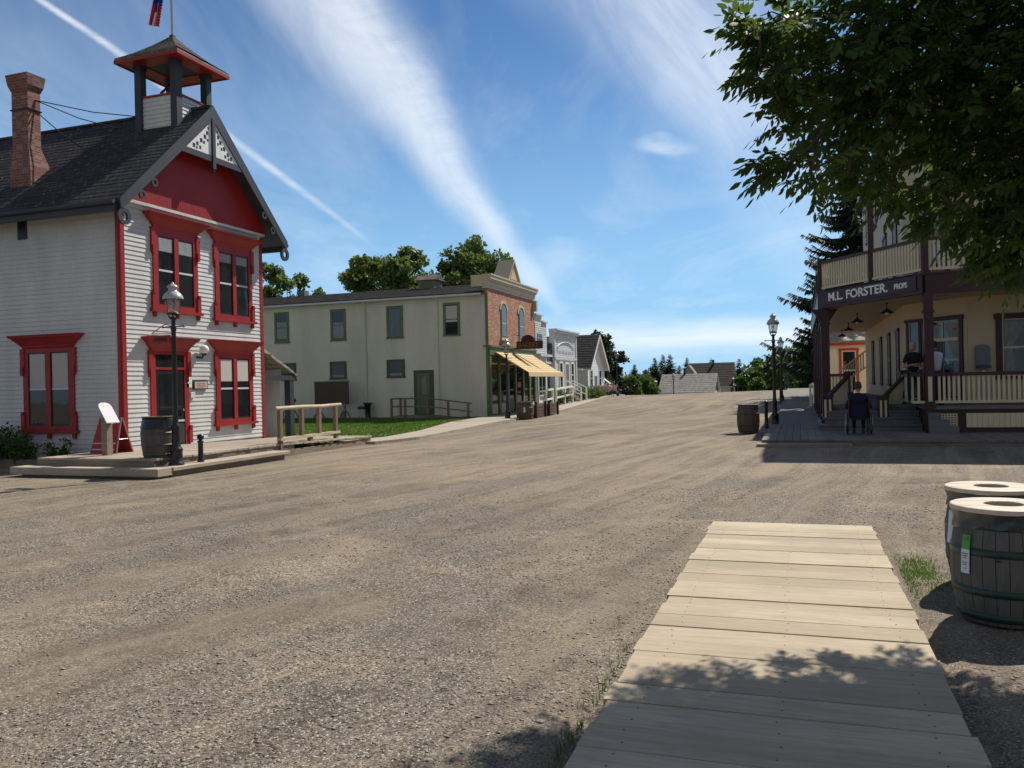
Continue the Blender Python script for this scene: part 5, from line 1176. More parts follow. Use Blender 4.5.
for x0 in (4.25,7.2,10.2):
    mb=MB(); k=0
    for i in range(20): mb.box(x0+i*.13,x0+i*.13+.125,Bc[1]+.0,Bc[1]+.045,.26,.64,M['balus'])
    mb.build('skirt_panel',T)
mb=MB(); slab(mb,CE,CE+.04,M['soffit'])
mb.build('veranda_ceiling',T)
mb=MB(); slab(mb,CE+.3,BF-.0,M['maroon'],.03); mb.build('balcony_floor',T)
def seg(mb,a,b_,w0,w1,z0,z1,mat): # box along a->b in plan
    a=Vector((*a,0));b_=Vector((*b_,0));d=(b_-a).normalized();n=Vector((d.y,-d.x,0))
    vs=[p+n*w+Vector((0,0,z)) for z in (z0,z1) for p,w in ((a,w0),(b_,w0),(a,w1),(b_,w1))]
    mb.hexa(vs,mat)
edge=[((XE,Bc[1]),Bc),(Bc,Ac),(Ac,(Ac[0],YE))]
for a,b_ in edge:
    mb=MB(); seg(mb,a,b_,-.10,.10,CE-.02,BF+.02,M['maroon']); seg(mb,a,b_,-.13,.13,BF+.021,BF+.08,M['maroon']); mb.build('veranda_beam',T)
def ballust(root,a,b_,z0,h,rail='maroon',bal='balus',bot=True,step=.115,zs=0.):
    a=Vector((*a,0));b_=Vector((*b_,0));ln=(b_-a).length;d=(b_-a)/ln;n=Vector((d.y,-d.x,0))
    mb=MB(); A_=a+Vector((0,0,z0)); B_=b_+Vector((0,0,z0+zs))
    def bar(o0,o1,w,mat): mb.hexa([p+n*w_+Vector((0,0,o)) for o in (o0,o1) for p,w_ in ((A_,-w),(B_,-w),(A_,w),(B_,w))],M[mat])
    bar(h-.09,h,.055,rail); r=mb.build('railing',root); mb=MB(); bar(.07,.14,.035,bal); mb.build('bottom_rail',r)
    mb=MB(); k=int(ln/step)
    for i in range(1,k):
        p=a+d*(ln*i/k); zz_=z0+zs*i/k
        vs=[p+d*u+n*w+Vector((0,0,zz_+o)) for o in (.141,h-.091) for u,w in ((-.032,-.018),(.032,-.018),(-.032,.018),(.032,.018))]
        mb.hexa(vs,M[bal])
    mb.build('balusters',r); return r
# lower railings between posts
def post(x,y,z0,z1,w=.1,name='veranda_post',brk=True):
    mb=MB(); mb.box(x-w,x+w,y-w,y+w,z0,z1,M['maroon'])
    if brk:
        mb.box(x-w-.03,x+w+.03,y-w-.03,y+w+.03,z1-.55,z1-.48,M['maroon']); mb.box(x-w-.03,x+w+.03,y-w-.03,y+w+.03,z0,z0+.12,M['maroon'])
        mb.hexa([(x-w,y-.04,z1-.45),(x+w,y-.04,z1-.45),(x-w,y+.04,z1-.45),(x+w,y+.04,z1-.45),(x-w-.28,y-.04,z1-.03),(x+w+.28,y-.04,z1-.03),(x-w-.28,y+.04,z1-.03),(x+w+.28,y+.04,z1-.03)],M['maroon']) if w>.12 else None
    mb.build(name,T)
fposts=[(Bc[0]+.06,Bc[1]+.02)]+[(Bc[0]+3.4*i,Bc[1]+.02) for i in (1,2,3,4,5,6)]
sposts=[(Ac[0]+.1,Ac[1]+i*3.35) for i in range(1,6)]
for i,(x,y) in enumerate(fposts): post(x,y,.1,CE,.115)
for (x,y) in sposts: post(x,y,.1,CE,.11)
post(Ac[0]+.1,Ac[1],.1,CE,.13); 
ballust(T,(2.95,Bc[1]+.02),(Bc[0]-.06,Bc[1]+.02),DK,.9)
for a,b_ in zip(fposts,fposts[1:]): ballust(T,(a[0]+.12,a[1]),(b_[0]-.12,b_[1]),DK,.9)
mb=MB(); mb.box(Bc[0]+.01,Bc[0]+.11,Bc[1]-.11,Bc[1]-.095,DK+.12,DK+.8,M['balus']); mb.build('post_panel',T)
for a,b_ in zip([(Ac[0]+.1,Ac[1])]+sposts,sposts): ballust(T,(a[0],a[1]+.12),(b_[0],b_[1]-.12),DK,.9)
# balcony rail
for a,b_ in edge:
    a_=Vector(a);b2=Vector(b_);nseg=max(1,round((b2-a_).length/3.3))
    for i in range(nseg):
        p=a_.lerp(b2,i/nseg);q=a_.lerp(b2,(i+1)/nseg); ballust(T,p,q,BF+.07,.98)
        mb=MB(); x,y=p; mb.box(x-.09,x+.09,y-.09,y+.09,BF,BF+1.12,M['maroon']); mb.build('balcony_post',T)
post(2.1,26.98,BF+.08,7.4,.08,'balcony_post',False)
mb=MB(); seg(mb,(2.1,26.98),(4.4,28.2),-.07,.07,7.2,7.4,M['maroon']); mb.build('bay_beam',T)
# sign on the chamfer beam
dd=(Vector((*Bc,0))-Vector((*Ac,0))).normalized(); nn_=Vector((dd.y,-dd.x,0)); 
if nn_.y>0: nn_=-nn_
mb=MB(); fq=Fr((Ac[0],Ac[1],0),dd,nn_); fq.box(mb,.35,4.4,.105,.13,4.02,4.50,M['maroon']); sb=mb.build('sign_board',T)
text('sign_lettering','M.L. FORSTER.',.36,M['signwhite'],Vector((Ac[0],Ac[1],4.13))+dd*.55+nn_*.135,dd,nn_,sb,.006,.008,sx=1.22)
text('sign_lettering','PROPS',.21,M['signwhite'],Vector((Ac[0],Ac[1],4.16))+dd*3.55+nn_*.135,dd,nn_,sb,.006,.006,sx=.85)
# stairs in the chamfered corner
ST=[(26.05,.30,.55,4.1),(26.40,.485,.70,3.85),(26.75,.67,.8,3.6)]
mb=MB(); zp=.12
for i,(y,zt,x0,x1) in enumerate(ST):
    mb.box(x0,min(x1,3.28),y,y+.02,zp,zt-.045,M['stepgrey']); mb.box(x0-.03,min(x1,3.29),y-.04,29.3-.002*i,zt-.044,zt,M['stepgrey']); zp=zt
mb.box(.9,3.25,27.1,29.28,.67,DK-.101,M['stepgrey']); mb.box(.86,3.24,27.06,29.12,DK-.1,DK-.004,M['stepgrey'])
mb.build('stairs',T)
for i,(y,zt,x0,x1) in enumerate(ST):
    pass
mb=MB(); 
for i,(x1,zt) in enumerate(((4.0,.30),(3.8,.485),(3.6,.67))): mb.box(3.3,x1,24.75+i*.12,25.17,.12 if i==0 else zt-.184,zt,M['stepgrey'])
mb.build('corner_steps',T)
def newel(x,y,z0,z1,w=.15):
    mb=MB(); mb.box(x-w,x+w,y-w,y+w,z0,z1-.06,M['maroon']); mb.box(x-w-.03,x+w+.03,y-w-.03,y+w+.03,z1-.06,z1,M['maroon']); mb.box(x-w-.04,x+w+.04,y-w-.04,y+w+.04,z0,z0+.3,M['maroon'])
    n=mb.build('newel_post',T); mb=MB()
    for dx in (-.065,.065): mb.box(x+dx-.03,x+dx+.03,y-w-.012,y-w-.0,z0+.36,z1-.14,M['balus'])
    mb.build('newel_panel',n)
newel(.80,26.95,.12,1.16); newel(2.33,26.85,.12,1.12)
newel(1.50,28.45,DK,1.86,.12); newel(3.0,27.6,DK,1.86,.12)
ballust(T,(.83,27.1),(1.46,28.35),.30,.86,zs=.60,step=.105); ballust(T,(2.37,27.0),(2.98,27.5),.30,.82,zs=.60,step=.09)
ballust(T,(.85,29.0),(1.4,28.5),DK,.95); ballust(T,(3.0,27.5),(2.98,25.3),DK,.9)
# openings of the ground floor
def hwin(root,fr,u0,u1,z0,z1,cols,rows=2,tr=.16,name='window',curt=True):
    mb=MB(); fr.box(mb,u0,u0+tr,0,.06,z0,z1-tr,M['maroon']); fr.box(mb,u1-tr,u1,0,.06,z0,z1-tr,M['maroon']); fr.box(mb,u0-.04,u1+.04,0,.09,z1-tr,z1,M['maroon']); fr.box(mb,u0-.05,u1+.05,0,.10,z0-.08,z0,M['maroon'])
    f=mb.build(name,root)
    mb=MB(); fr.box(mb,u0+tr,u1-tr,0,.018,z0,z1-tr,M['glass']); 
    if curt: 
        w=(u1-u0-2*tr); 
        for s in (0,1):
            a=u0+tr+.06 if s==0 else u1-tr-.06; d_=1 if s==0 else -1
            mb.prism([fr.p(a,.019,z1-tr-.1),fr.p(a+d_*w*.38,.019,z1-tr-.1),fr.p(a+d_*w*.12,.019,z0+(z1-z0)*.45),fr.p(a+d_*w*.22,.019,z0+.1),fr.p(a,.019,z0+.1)],fr.n*.003,M['curtain'])
    mb.build('pane',f)
    mb=MB(); a0,a1=u0+tr,u1-tr
    for i in range(cols+1): u=a0+(a1-a0)*i/cols; fr.box(mb,max(u-.03,a0),min(u+.03,a1),0,.04,z0,z1-tr,M['balus'])
    for j in range(rows+1):
        z=z0+(z1-tr-z0)*j/rows; fr.box(mb,a0+.03,a1-.03,0,.036,max(z-.03,z0),min(z+.03,z1-tr),M['balus'])
    mb.build('sash_bars',f); return f
hwin(T,f1,.72,2.5,1.62,3.42,2); hwin(T,f1,4.2,6.0,1.62,3.42,2); hwin(T,f1,8,9.8,1.62,3.42,2)
hwin(T,f2,.10,.72,DK+.1,3.45,1,2,.1,'side_light',False); hwin(T,f2,.80,2.35,DK+.1,3.45,2,2,.13,'door_frame')
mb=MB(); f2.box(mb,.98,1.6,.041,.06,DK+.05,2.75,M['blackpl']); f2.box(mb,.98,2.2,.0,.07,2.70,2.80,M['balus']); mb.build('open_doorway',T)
for u in (1.5,4.4,7.6,11.5): 
    hwin(T,f3,u,u+.85,1.0 if u in (2.6,) else 1.4,3.3,1,2,.12)
for i,(fr,us) in enumerate(((f1,(.7,3.6,7.2,11)),(f3,(1.5,5,9,13)))):
    for u in us:
        for z0,z1 in ((5.2,7.1),(8.1,9.7)): hwin(T,fr,u,u+1.3,z0,z1,2)
hwin(T,f2,.5,1.9,4.7,7.0,2)
# lit bracket lamp glimpsed in the window, pendants, wall phone
mb=MB(); f2.box(mb,1.98,2.12,.045,.05,3.02,3.07,M['orange']); mb.build('window_lamp',T)
for (x,y) in ((2.0,32.0),(2.0,37.5),(2.6,28.0),(2.0,43)):
    t=thing('pendant_lamp','black shaded pendant lamp hanging from the veranda ceiling','pendant lamp',(x,y,CE),'pendant lamps under the hotel veranda')
    mb=MB(); mb.lathe([(.04,CE),(.04,CE-.04),(.012,CE-.05),(.012,CE-.18)],(x,y,0),M['iron'],8); mb.build('stem',t)
    mb=MB(); mb.lathe([(.02,CE-.16),(.05,CE-.2),(.16,CE-.27),(.22,CE-.31),(.215,CE-.32)],(x,y,0),M['iron'],16,capb=False,capt=False); mb.build('shade',t)
    mb=MB(); mb.lathe([(.001,CE-.38),(.05,CE-.35),(.05,CE-.28)],(x,y,0),M['opal'],10); mb.build('bulb',t)
for lab,t in zip(('pendant lamp just inside the open corner of the hotel veranda, right of its sign','nearer pendant lamp in the row along the side veranda','middle pendant lamp in the row along the side veranda','farthest pendant lamp in the row along the side veranda'),[bpy.data.objects[n] for n in ('pendant_lamp.002','pendant_lamp','pendant_lamp.001','pendant_lamp.003')]): t['label']=lab
t=thing('wall_telephone_box','grey arched box mounted on the tan hotel wall between window and door','wall box',(5.0,27.1,2.2))
mb=MB(); mb.prism([(4.84,27.02,1.95),(5.20,27.02,1.95),(5.20,27.02,2.45)]+[(5.02+.18*math.cos(a),27.02,2.45+.1*math.sin(a)) for a in np.linspace(.3,math.pi-.3,5)]+[(4.84,27.02,2.45)],(0,.16,0),M['bluegrey']); mb.build('box',t)
mb=MB(); mb.box(4.84,5.20,26.9,27.16,1.85,1.94,M['stave2']); mb.build('shelf',t)
mb=MB(); mb.box(4.98,5.06,27.0,27.16,1.72,1.8,M['white']); mb.build('coin_tray',t)
# rear stair balustrade of the side veranda
ballust(T,(2.0,44.8),(3.15,44.8),DK+.3,.95,zs=.9,rail='balus')
# ---------------------------------------------------------------- white building with red trim behind
T=thing('red_trimmed_house','warm white house with orange red window trim behind the hotel veranda','building',(1.1,50,.2))
fw2=Fr((0,50,0),(1,0,0),(0,-1,0)); mb=MB(); mb.box(1.1,11,50,58,-.3,3.45,M['creamwall']); mb.build('wall',T)
mb=MB(); fw2.box(mb,.9,11,0,.25,3.45,3.58,M['orange']); mb.prism([(.8,49.7,3.59),(11,49.7,3.59),(11,54,5.2),(.8,54,5.2)],(0,.02,.12),M['roofgrey']); mb.prism([(.8,58.3,3.59),(11,58.3,3.59),(11,54,5.2),(.8,54,5.2)],(0,-.02,.12),M['roofgrey']); mb.build('roof',T)
mb=MB(); fw2.box(mb,1.02,1.2,-.02,.04,0,3.44,M['orange']); mb.build('corner_board',T)
u0,u1,z0,z1=2.28,3.02,.95,3.15
mb=MB(); fw2.box(mb,u0-.14,u0,0,.05,z0-.1,z1,M['orange']); fw2.box(mb,u1,u1+.14,0,.05,z0-.1,z1,M['orange']); fw2.box(mb,u0-.16,u1+.16,0,.06,z1,z1+.14,M['orange']); f=mb.build('window',T)
mb=MB(); fw2.box(mb,u0+.06,u1-.06,0,.015,z0,z1-.06,M['glass']); mb.build('pane',f)
mb=MB(); fw2.box(mb,u0,u0+.06,0,.03,z0,z1,M['white']); fw2.box(mb,u1-.06,u1,0,.03,z0,z1,M['white']); fw2.box(mb,u0+.06,u1-.06,0,.03,z1-.06,z1,M['white']); fw2.box(mb,u0+.06,u1-.06,0,.035,(z0+z1)/2-.04,(z0+z1)/2+.04,M['white']); mb.build('sash_bars',f)
white_rail('white railing with sloping handrail by the red cornered house steps',[(.55,46.5),(.75,49.0)],1.15,None)
T=thing('brown_fence','low dark red brown board fence beyond the crest on the right','fence',(3,104,-.9))
mb=MB()
for i in range(60): mb.box(-1.5+i*.2,-1.5+i*.2+.19,104,104.05,-1.5,1.5+.03*random.random(),M['brickred'])
mb.build('boards',T)
# ---------------------------------------------------------------- cabin and house beyond the crest
def cyl_log(): pass
T=thing('log_cabin','low pale cabin with weathered grey shingle roof just below the crest','building',(-13,112,-1.5))
D=1.08
x0,x1,y0,y1=-17.7,-10.3,110.0,118.
mb=MB(); mb.box(x0+.3,x1-.3,y0,y1,-2.2,.25,M['greyw']); 
for i in range(8): mb.box(x0+.28,x1-.28,y0-.04,y0,-1.6+i*.24,-1.6+i*.24+.2,M['siding'])
mb.prism([(x1-.35,y0,.2),(x1-.35,y1,.2),(x1-.35,(y0+y1)/2,2.4)],(.05,0,0),M['stave2']); mb.build('wall',T)
mb=MB(); gable_roof(mb,x0,x1,y0,y1,.3,2.55,M['roofgrey'],over=.4); mb.build('roof',T)
for xx in (-16.5,-12.9):
    mb=MB(); mb.box(xx,xx+.9,y0-.06,y0-.03,-.35,.15,M['glass']); mb.build('window',T)
mb=MB(); mb.box(-14.75,-14.5,113.8,114.05,2.0,3.1,M['iron']); mb.build('chimney',T)
T=thing('far_house','dark roofed house with white gable and green porch behind the log cabin','building',(-10,132,-2))
x0,x1,y0,y1=-16.5,-9.4,129,138
mb=MB(); mb.box(x0+.3,x1-.4,y0,y1,-3,1.0,M['siding']); mb.prism([(x1-.45,y0,1.0),(x1-.45,y1,1.0),(x1-.45,(y0+y1)/2,4.0)],(.05,0,0),M['greyw']); mb.build('wall',T)
mb=MB(); gable_roof(mb,x0,x1,y0,y1,1.0,4.35,M['roofdk2'],over=.5); mb.build('roof',T)
mb=MB(); mb.prism([(-17.5,128.6,1.6),(-14.2,128.6,1.6),(-15.9,128.6,4.0)],(0,3,0),M['roofgrey']); mb.build('cross_gable',T)
mb=MB(); mb.box(-12.8,-12.5,133.,133.3,3.8,4.8,M['iron']); mb.build('chimney',T)
mb=MB(); mb.box(x1-.3,x1+2.2,y0,y1,.55,.75,M['greendk']); mb.box(x1-.3,x1+2.2,y0,y0+.1,-2.2,-.6,M['greendk'])
for i in range(4): mb.box(x1+i*.7-.1,x1+i*.7,y0-.05,y0+.05,-2.2,.55,M['greendk'])
mb.build('porch',T)
mb=MB(); mb.box(x1-.04,x1-.0,y0+3.6,y0+5.4,1.6,2.8,M['glass']); mb.build('gable_window',T)
# ---------------------------------------------------------------- foliage
def leaf_quads(P,size,up=.3,seed=1,asp=.5,fold=True,droop=None):
    """P: n x 3 leaf positions; two-triangle pointed leaves with random directions"""
    r=np.random.default_rng(seed); n=len(P)
    d=r.normal(size=(n,3)); 
    if droop is not None: d=d*.6+droop
    d/=np.linalg.norm(d,axis=1)[:,None]
    q=r.normal(size=(n,3)); q[:,2]+=up; s=np.cross(d,q); s/=np.linalg.norm(s,axis=1)[:,None]+1e-9
    nn=np.cross(s,d); L_=(size*(.6+.8*r.random(n)))[:,None]; W=L_*asp*.5
    base=P; mid=P+d*L_*.5+nn*L_*.06; tip=P+d*L_
    a=mid+s*W-nn*L_*.05; b_=mid-s*W-nn*L_*.05
    V=np.stack([base,a,tip,b_],1).reshape(-1,3); F=np.arange(n*4).reshape(-1,4)
    return V,F
def clumps(blobs,n,seed,surf=.55):
    r=np.random.default_rng(seed); w=np.array([b[3]*b[4]*b[5] for b in blobs])**.75; w/=w.sum(); k=r.choice(len(blobs),n,p=w)
    B_=np.array(blobs)[k]; d=r.normal(size=(n,3)); d/=np.linalg.norm(d,axis=1)[:,None]
    rr=(surf+(1-surf)*r.random(n)**.7)[:,None]
    return B_[:,:3]+d*rr*B_[:,3:6],k
def broad_tree(name,label,cat,base,H,W,nblob,nleaf,ls,mat,seed,group=None,zb=.28,trunk=.02,sub=9,rad_=.36):
    r=np.random.default_rng(seed); x,y,z=base
    t=thing(name,label,cat,base,group)
    blobs=[];lim=[]
    for i in range(nblob):
        v=(i+.5)/nblob; hz=zb+(1-zb)*v*.93; prof=math.sin(math.pi*min(1,(.18+.82*(1-v))))**.6 if v>.3 else .75+.8*v
        a=i*2.4+r.random()*.8; rr=W*.5*prof*(.35+.5*r.random())
        s=W*.5*rad_*(.75+.5*r.random())
        c=(x+rr*math.cos(a),y+rr*math.sin(a),z+H*hz); lim.append(c)
        for j in range(sub+4):
            d=r.normal(size=3); d/=np.linalg.norm(d); d*=(1 if j<sub else .5); ss=s*(.26+.26*r.random())
            blobs.append((c[0]+d[0]*s*.8,c[1]+d[1]*s*.8,c[2]+d[2]*s*.72,ss*1.15,ss*1.15,ss*.8))
    P,k=clumps(blobs,nleaf,seed+1,.35)
    V,F=leaf_quads(P,np.full(len(P),ls),.8,seed+2,.75)
    tn=np.clip(r.random(len(F))*.6+.4*(r.random(len(blobs))[k]),0,1)
    bulk('crown',V,F,tn,[mat],t)
    mb=MB(); mb.tube([(x,y,z-.3),(x+.1*trunk*H,y,z+H*.25),(x,y,z+H*.55),(x,y,z+H*.85)],[H*trunk,H*trunk*.75,H*trunk*.45,H*trunk*.12],M['bark'],8)
    for c in lim:
        zb_=z+max(H*.15,(c[2]-z)*.6); mb.tube([(x,y,zb_),((x+c[0])/2,(y+c[1])/2,(zb_+c[2])/2-.02*H),c],[H*trunk*.3,H*trunk*.2,H*trunk*.06],M['bark'],5,cap=False)
    mb.build('trunk',t); return t
def spruce(name,label,base,H,W,seed,n=60,dens=26,mat='sprucef',group=None,sz=.5,z0=.08,droop=.25):
    r=np.random.default_rng(seed); x,y,z=base; t=thing(name,label,'tree',base,group)
    V=[];F=[];T_=[]
    for i in range(n):
        v=z0+(1-z0)*(i+.5*r.random())/n; L_=W*.5*(1-v)**.85*(.75+.45*r.random())+.02*H; nb=5 if v<.8 else 4
        for b in range(nb):
            a=r.random()*6.283; le=L_*(.7+.4*r.random()); h=z+H*v
            k=max(3,int(dens*le/(W*.5)))
            u=(np.arange(k)+r.random(k))/k
            px=x+math.cos(a)*le*u; py=y+math.sin(a)*le*u; pz=h-droop*le*u*(1.2-.9*u)+.15*le*u**3
            for side in (-1,1):
                d=np.stack([np.cos(a+side*(.9+.3*r.random(k))),np.sin(a+side*(.9+.3*r.random(k))),-.35-.5*r.random(k)],-1)
                l=(sz*(1.1-.75*u)*(.7+.6*r.random(k)))[:,None]*(.22+.78*(1-v)**.8); c=np.array([math.cos(a),math.sin(a),0.])
                P=np.stack([px,py,pz],-1); w=l*.22
                V.append(np.stack([P-c*w,P+c*w,P+d*l+c*w*.4+np.array([0,0,-.04]),P+d*l-c*w*.4],1).reshape(-1,3)); T_.append(r.random(k))
    V=np.concatenate(V); F=np.arange(len(V)).reshape(-1,4); bulk('crown',V,F,np.concatenate(T_),[M[mat]],t)
    mb=MB(); mb.tube([(x,y,z-.3),(x,y,z+H*.97)],[H*.017,H*.003],M['bark'],7); mb.build('trunk',t); return t
# poplars behind the bakery
broad_tree('poplar_tree','tall poplar behind the middle of the bakery roof','tree',(-33.6,65,-.5),14.1,8.6,22,30000,.34,M['poplar'],21,'poplars behind the bakery')
broad_tree('poplar_tree','tall poplar behind the bakery roof next to its brick false front','tree',(-28.0,68,-.5),14.3,9.2,22,30000,.34,M['poplar'],33,'poplars behind the bakery')
broad_tree('poplar_tree','thin lower poplar between the town hall gable and the bakery roof','tree',(-41.7,62,-.5),13.4,5.8,13,10500,.31,M['poplar'],45,'poplars behind the bakery',rad_=.36)
broad_tree('poplar_tree','low poplar crown just peeping over the left part of the bakery roof','tree',(-41.0,67,-.5),11.6,4.4,10,6500,.31,M['poplar'],52,'poplars behind the bakery')
# dark evergreens beyond the cottage and the crest
def ev(label,px_x,px_y,H,W,seed,**k): return spruce('spruce_tree',label,(px_x,px_y,tz(px_x,px_y)-.3),H,W,seed,n=30,dens=14,sz=.9,group='dark evergreens beyond the crest',**k)
def at(px,D): 
    L_=(px-512)/830*D; p=Fw*D+Rt*L_; return p.x,p.y
def far_tree(label,px,ytop,D,w,seed,kind='ev',mat='sprucef',name=None,grp=None):
    x,y=at(px+ (-.022*(ytop-384)*-1),D); zt=1.7+(384-ytop-.022*(px-512)*1)*D/830; zb=tz(x,y)-.2; H=zt-zb; Wm=w*D/830
    if kind=='ev': return spruce(name or 'spruce_tree',label,(x,y,zb),H,Wm*2.0,seed,n=46,dens=22,sz=max(.6,Wm*.3),group=grp or 'dark evergreens beyond the crest',droop=.15)
    return broad_tree(name or 'leafy_tree',label,'tree',(x,y,zb),H,Wm,12,5200,.0042*D,M[mat],seed,grp or 'leafy trees beyond the crest',zb=.12,rad_=.46)
broad_tree('dark_pine','broad dark pine directly behind the gabled cottage','tree',(*at(598,84),-.2),6.7,3.9,11,9000,.32,M['spruce'],61,'broad dark pines by the cottage',zb=.1,rad_=.5)
broad_tree('dark_pine','broad dark pine just right of the gabled cottage, left of the hill top lamp','tree',(*at(612,88),-.2),5.6,3.0,10,7500,.32,M['spruce'],62,'broad dark pines by the cottage',zb=.1,rad_=.5)
far_tree('small dark spruce standing alone right of the cottage pines',635.5,364,100,17,71)
far_tree('dark spruce at the left of the tight clump beyond the crest',656,357,135,20,72)
far_tree('dark spruce second in the tight clump beyond the crest',664,354,138,20,73)
far_tree('dark spruce third and tallest in the tight clump beyond the crest',671,354,134,22,74)
far_tree('dark spruce low at the left foot of the tight clump',647,369,130,22,75)
far_tree('dark spruce at the right end of the tight clump, by the thin flue',680,365,138,18,76)
far_tree('dark spruce rising behind the left end of the far house roof',688,357,160,17,77)
far_tree('dark spruce peeping over the middle of the far house ridge',712,358,160,15,78)
far_tree('dark spruce rising just right of the far house',740,358,150,18,79)
for i,(px,yt,D,w,mt,lab) in enumerate(((604,383,78,26,'bush','low green shrub cluster beside the cottage flowers'),(628,379,95,24,'bush','low green bush under the lone dark spruce'),(641,381,100,28,'lush','low bright green bush left of the log cabin'),(645,385,100,14,'bush','low green bush touching the log cabin end'),
   (753,372,125,26,'lush','low bright green tree at the right of the far house'),(763,361,130,34,'bush','mid green round tree right of the far house'),(778,355,118,34,'poplar','green tree behind the row of hotel side lamps'),(792,352,105,34,'bush','taller green tree behind the third lamp'),(801,347,92,30,'poplar','green tree at the foot of the tall spruce'),(812,345,85,30,'bush','green tree partly hidden by the hotel corner posts'),(757,380,112,14,'lush','small bright bush before the far house porch'))):
    far_tree(lab,px,yt,D,w,90+i,'b',mt)
# far belt of woods closing the horizon
r=np.random.default_rng(5); bl=[]
for i in range(260):
    a=-75+150*i/260; D=r.uniform(205,260); x=D*math.sin(rad(a)-YAW); y=D*math.cos(rad(a)-YAW); h=r.uniform(5,8.0)
    for j in range(4): bl.append((x+r.normal()*3,y+r.normal()*3,-4+h*(.2+.25*j),3.2-.5*j,3.2-.5*j,1.9))
P,k=clumps(bl,42000,6,.5); V,F=leaf_quads(P,np.full(len(P),1.5),.5,7,.8)
o=bulk('far_woods',V,F,np.random.default_rng(8).random(len(F)),[M['bush']]); tag(o,'far belt of mixed woods closing the horizon beyond the village','woods',kind='stuff')
# tall spruce behind the hotel
spruce('tall_spruce','tall dark spruce with drooping level branches behind the hotel corner',(3.3,56.5,.2),17.5,10.6,101,n=42,dens=74,mat='spruce',sz=.95,z0=.10,droop=.22) 
# shrubs by the town hall side wall and up the street
def shrub(name,label,base,H,W,n,ls,mat,seed,group=None,cat='shrub'):
    r=np.random.default_rng(seed); x,y,z=base; t=thing(name,label,cat,base,group); bl=[]
    mb=MB()
    for i in range(9):
        a=r.random()*6.28; rr=W*.38*r.random()**.5; h=H*(.45+.5*r.random()); c=(x+rr*math.cos(a),y+rr*math.sin(a),z+h*.8); bl.append((c[0],c[1],c[2],W*.2,W*.2,h*.28)); bl.append((c[0]*.5+x*.5,c[1]*.5+y*.5,z+h*.4,W*.24,W*.24,h*.3))
        mb.tube([(x+.1*rr*math.cos(a),y+.1*rr*math.sin(a),z-.05),(c[0],c[1],z+h*.95)],[.012,.004],M['bark'],4)
    P,k=clumps(bl,n,seed,.3); P=P[P[:,2]>z]; V,F=leaf_quads(P,np.full(len(P),ls),.5,seed,.5); bulk('foliage',V,F,r.random(len(F)),[M[mat]],t); mb.build('stems',t); return t
shrub('shrub','dark leafy shrub at the left edge before the town hall wall',(-19.0,15.3,-.05),1.05,1.5,2200,.09,'bush',201,'shrubs along the town hall wall')
shrub('shrub','dark leafy shrub under the left side of the ground floor window',(-18.1,15.4,-.05),.95,.9,1500,.08,'bush',202,'shrubs along the town hall wall')
shrub('shrub','small sparse shrub under the right side of the ground floor window',(-17.1,15.5,-.05),.72,.7,800,.08,'bush',203,'shrubs along the town hall wall')
for i,(y,lab,mt) in enumerate(((51.6,'green bush at the left corner of the arched false front','lush'),(53.2,'green bush under the left window of the arched false front','bush'),(58.2,'bright green bush just past the arched front steps','lush'),(60.0,'green bush between the arched front shop and the cottage','bush'),(61.8,'bright green bush at the near corner of the cottage','lush'))):
    shrub('shrub',lab,(-14.95 if i<2 else -14.75,y,tz(-15,y)),1.15,1.7,1300,.13,mt,210+i,'bushes along the shop fronts')
for i,(y,lab) in enumerate(((65.4,'pink flowering bush below the cottage windows'),(67.9,'pink flowering bush beyond the cottage corner'))):
    t=shrub('flowering_bush',lab,(-15.2,y,tz(-15,y)),1.0,1.8,900,.14,'bush',220+i,'pink flowering bushes','bush')
    rr=np.random.default_rng(230+i); P=np.stack([-14.9+rr.normal(size=110)*.35,y+rr.normal(size=110)*.55,tz(-15,y)+.45+rr.random(110)*.55],-1); V,F=leaf_quads(P,np.full(110,.17),.5,3,.9); bulk('blossom',V,F,rr.random(110),[M['pink']],t)
# ---------------------------------------------------------------- ash tree overhead
BL=[(-.22,6.39,4.23,.16),(-.10,6.55,4.01,.22),(.0,6.69,4.43,.28),(.12,6.87,4.19,.36),(.17,6.79,3.76,.28),(-0.08,6.4,3.24,.08),(0.12,6.57,3.24,.13),(0.60,7.57,4.54,0.62),(0.60,7.59,3.84,0.48),(0.40,7.21,3.30,0.2),(0.78,7.43,3.24,0.22),(1.25,8.03,4.0,0.8),(1.6,8.3,4.9,.85),(1.61,7.86,3.48,0.62),(1.2,7.48,3.06,0.22),(1.55,7.4,2.88,0.26),(2.12,8.14,3.95,.95),(1.99,7.46,3.05,0.48),(1.5,8.1,5.6,.8),(.95,7.7,5.0,.5),(2.1,8.5,6.3,1.0),(2.62,8.1,4.57,1.1),(2.6,7.5,3.35,.85),
 (3.6,7.2,4.2,1.3),(4.3,5.6,5.0,1.5),(5.6,6.6,5.2,1.6),(3.4,8.0,6.3,1.4),(4.6,7.0,7.2,1.7),(2.9,6.0,5.9,1.0),(6.0,4.8,4.6,1.4),(5.0,4.2,6.2,1.5),(2.2,7.6,6.9,.9),(2.5,8.4,5.6,1.0),(1.62,7.45,2.68,.24),(1.95,7.5,2.66,.32),(.62,7.45,4.1,.42),(1.0,7.8,4.5,.5)]
KS=.925
BL=[(x*KS,y*KS,1.7+(z-1.7)*KS,r_*KS) for x,y,z,r_ in BL]
TB=(4.6,6.1,0.0)
t=thing('ash_tree','leafy ash tree overhanging the near boardwalk from the right','tree',TB)
r=np.random.default_rng(77); mb=MB()
fork=Vector((4.4,6.3,2.3)); top=Vector((4.3,6.7,4.6))
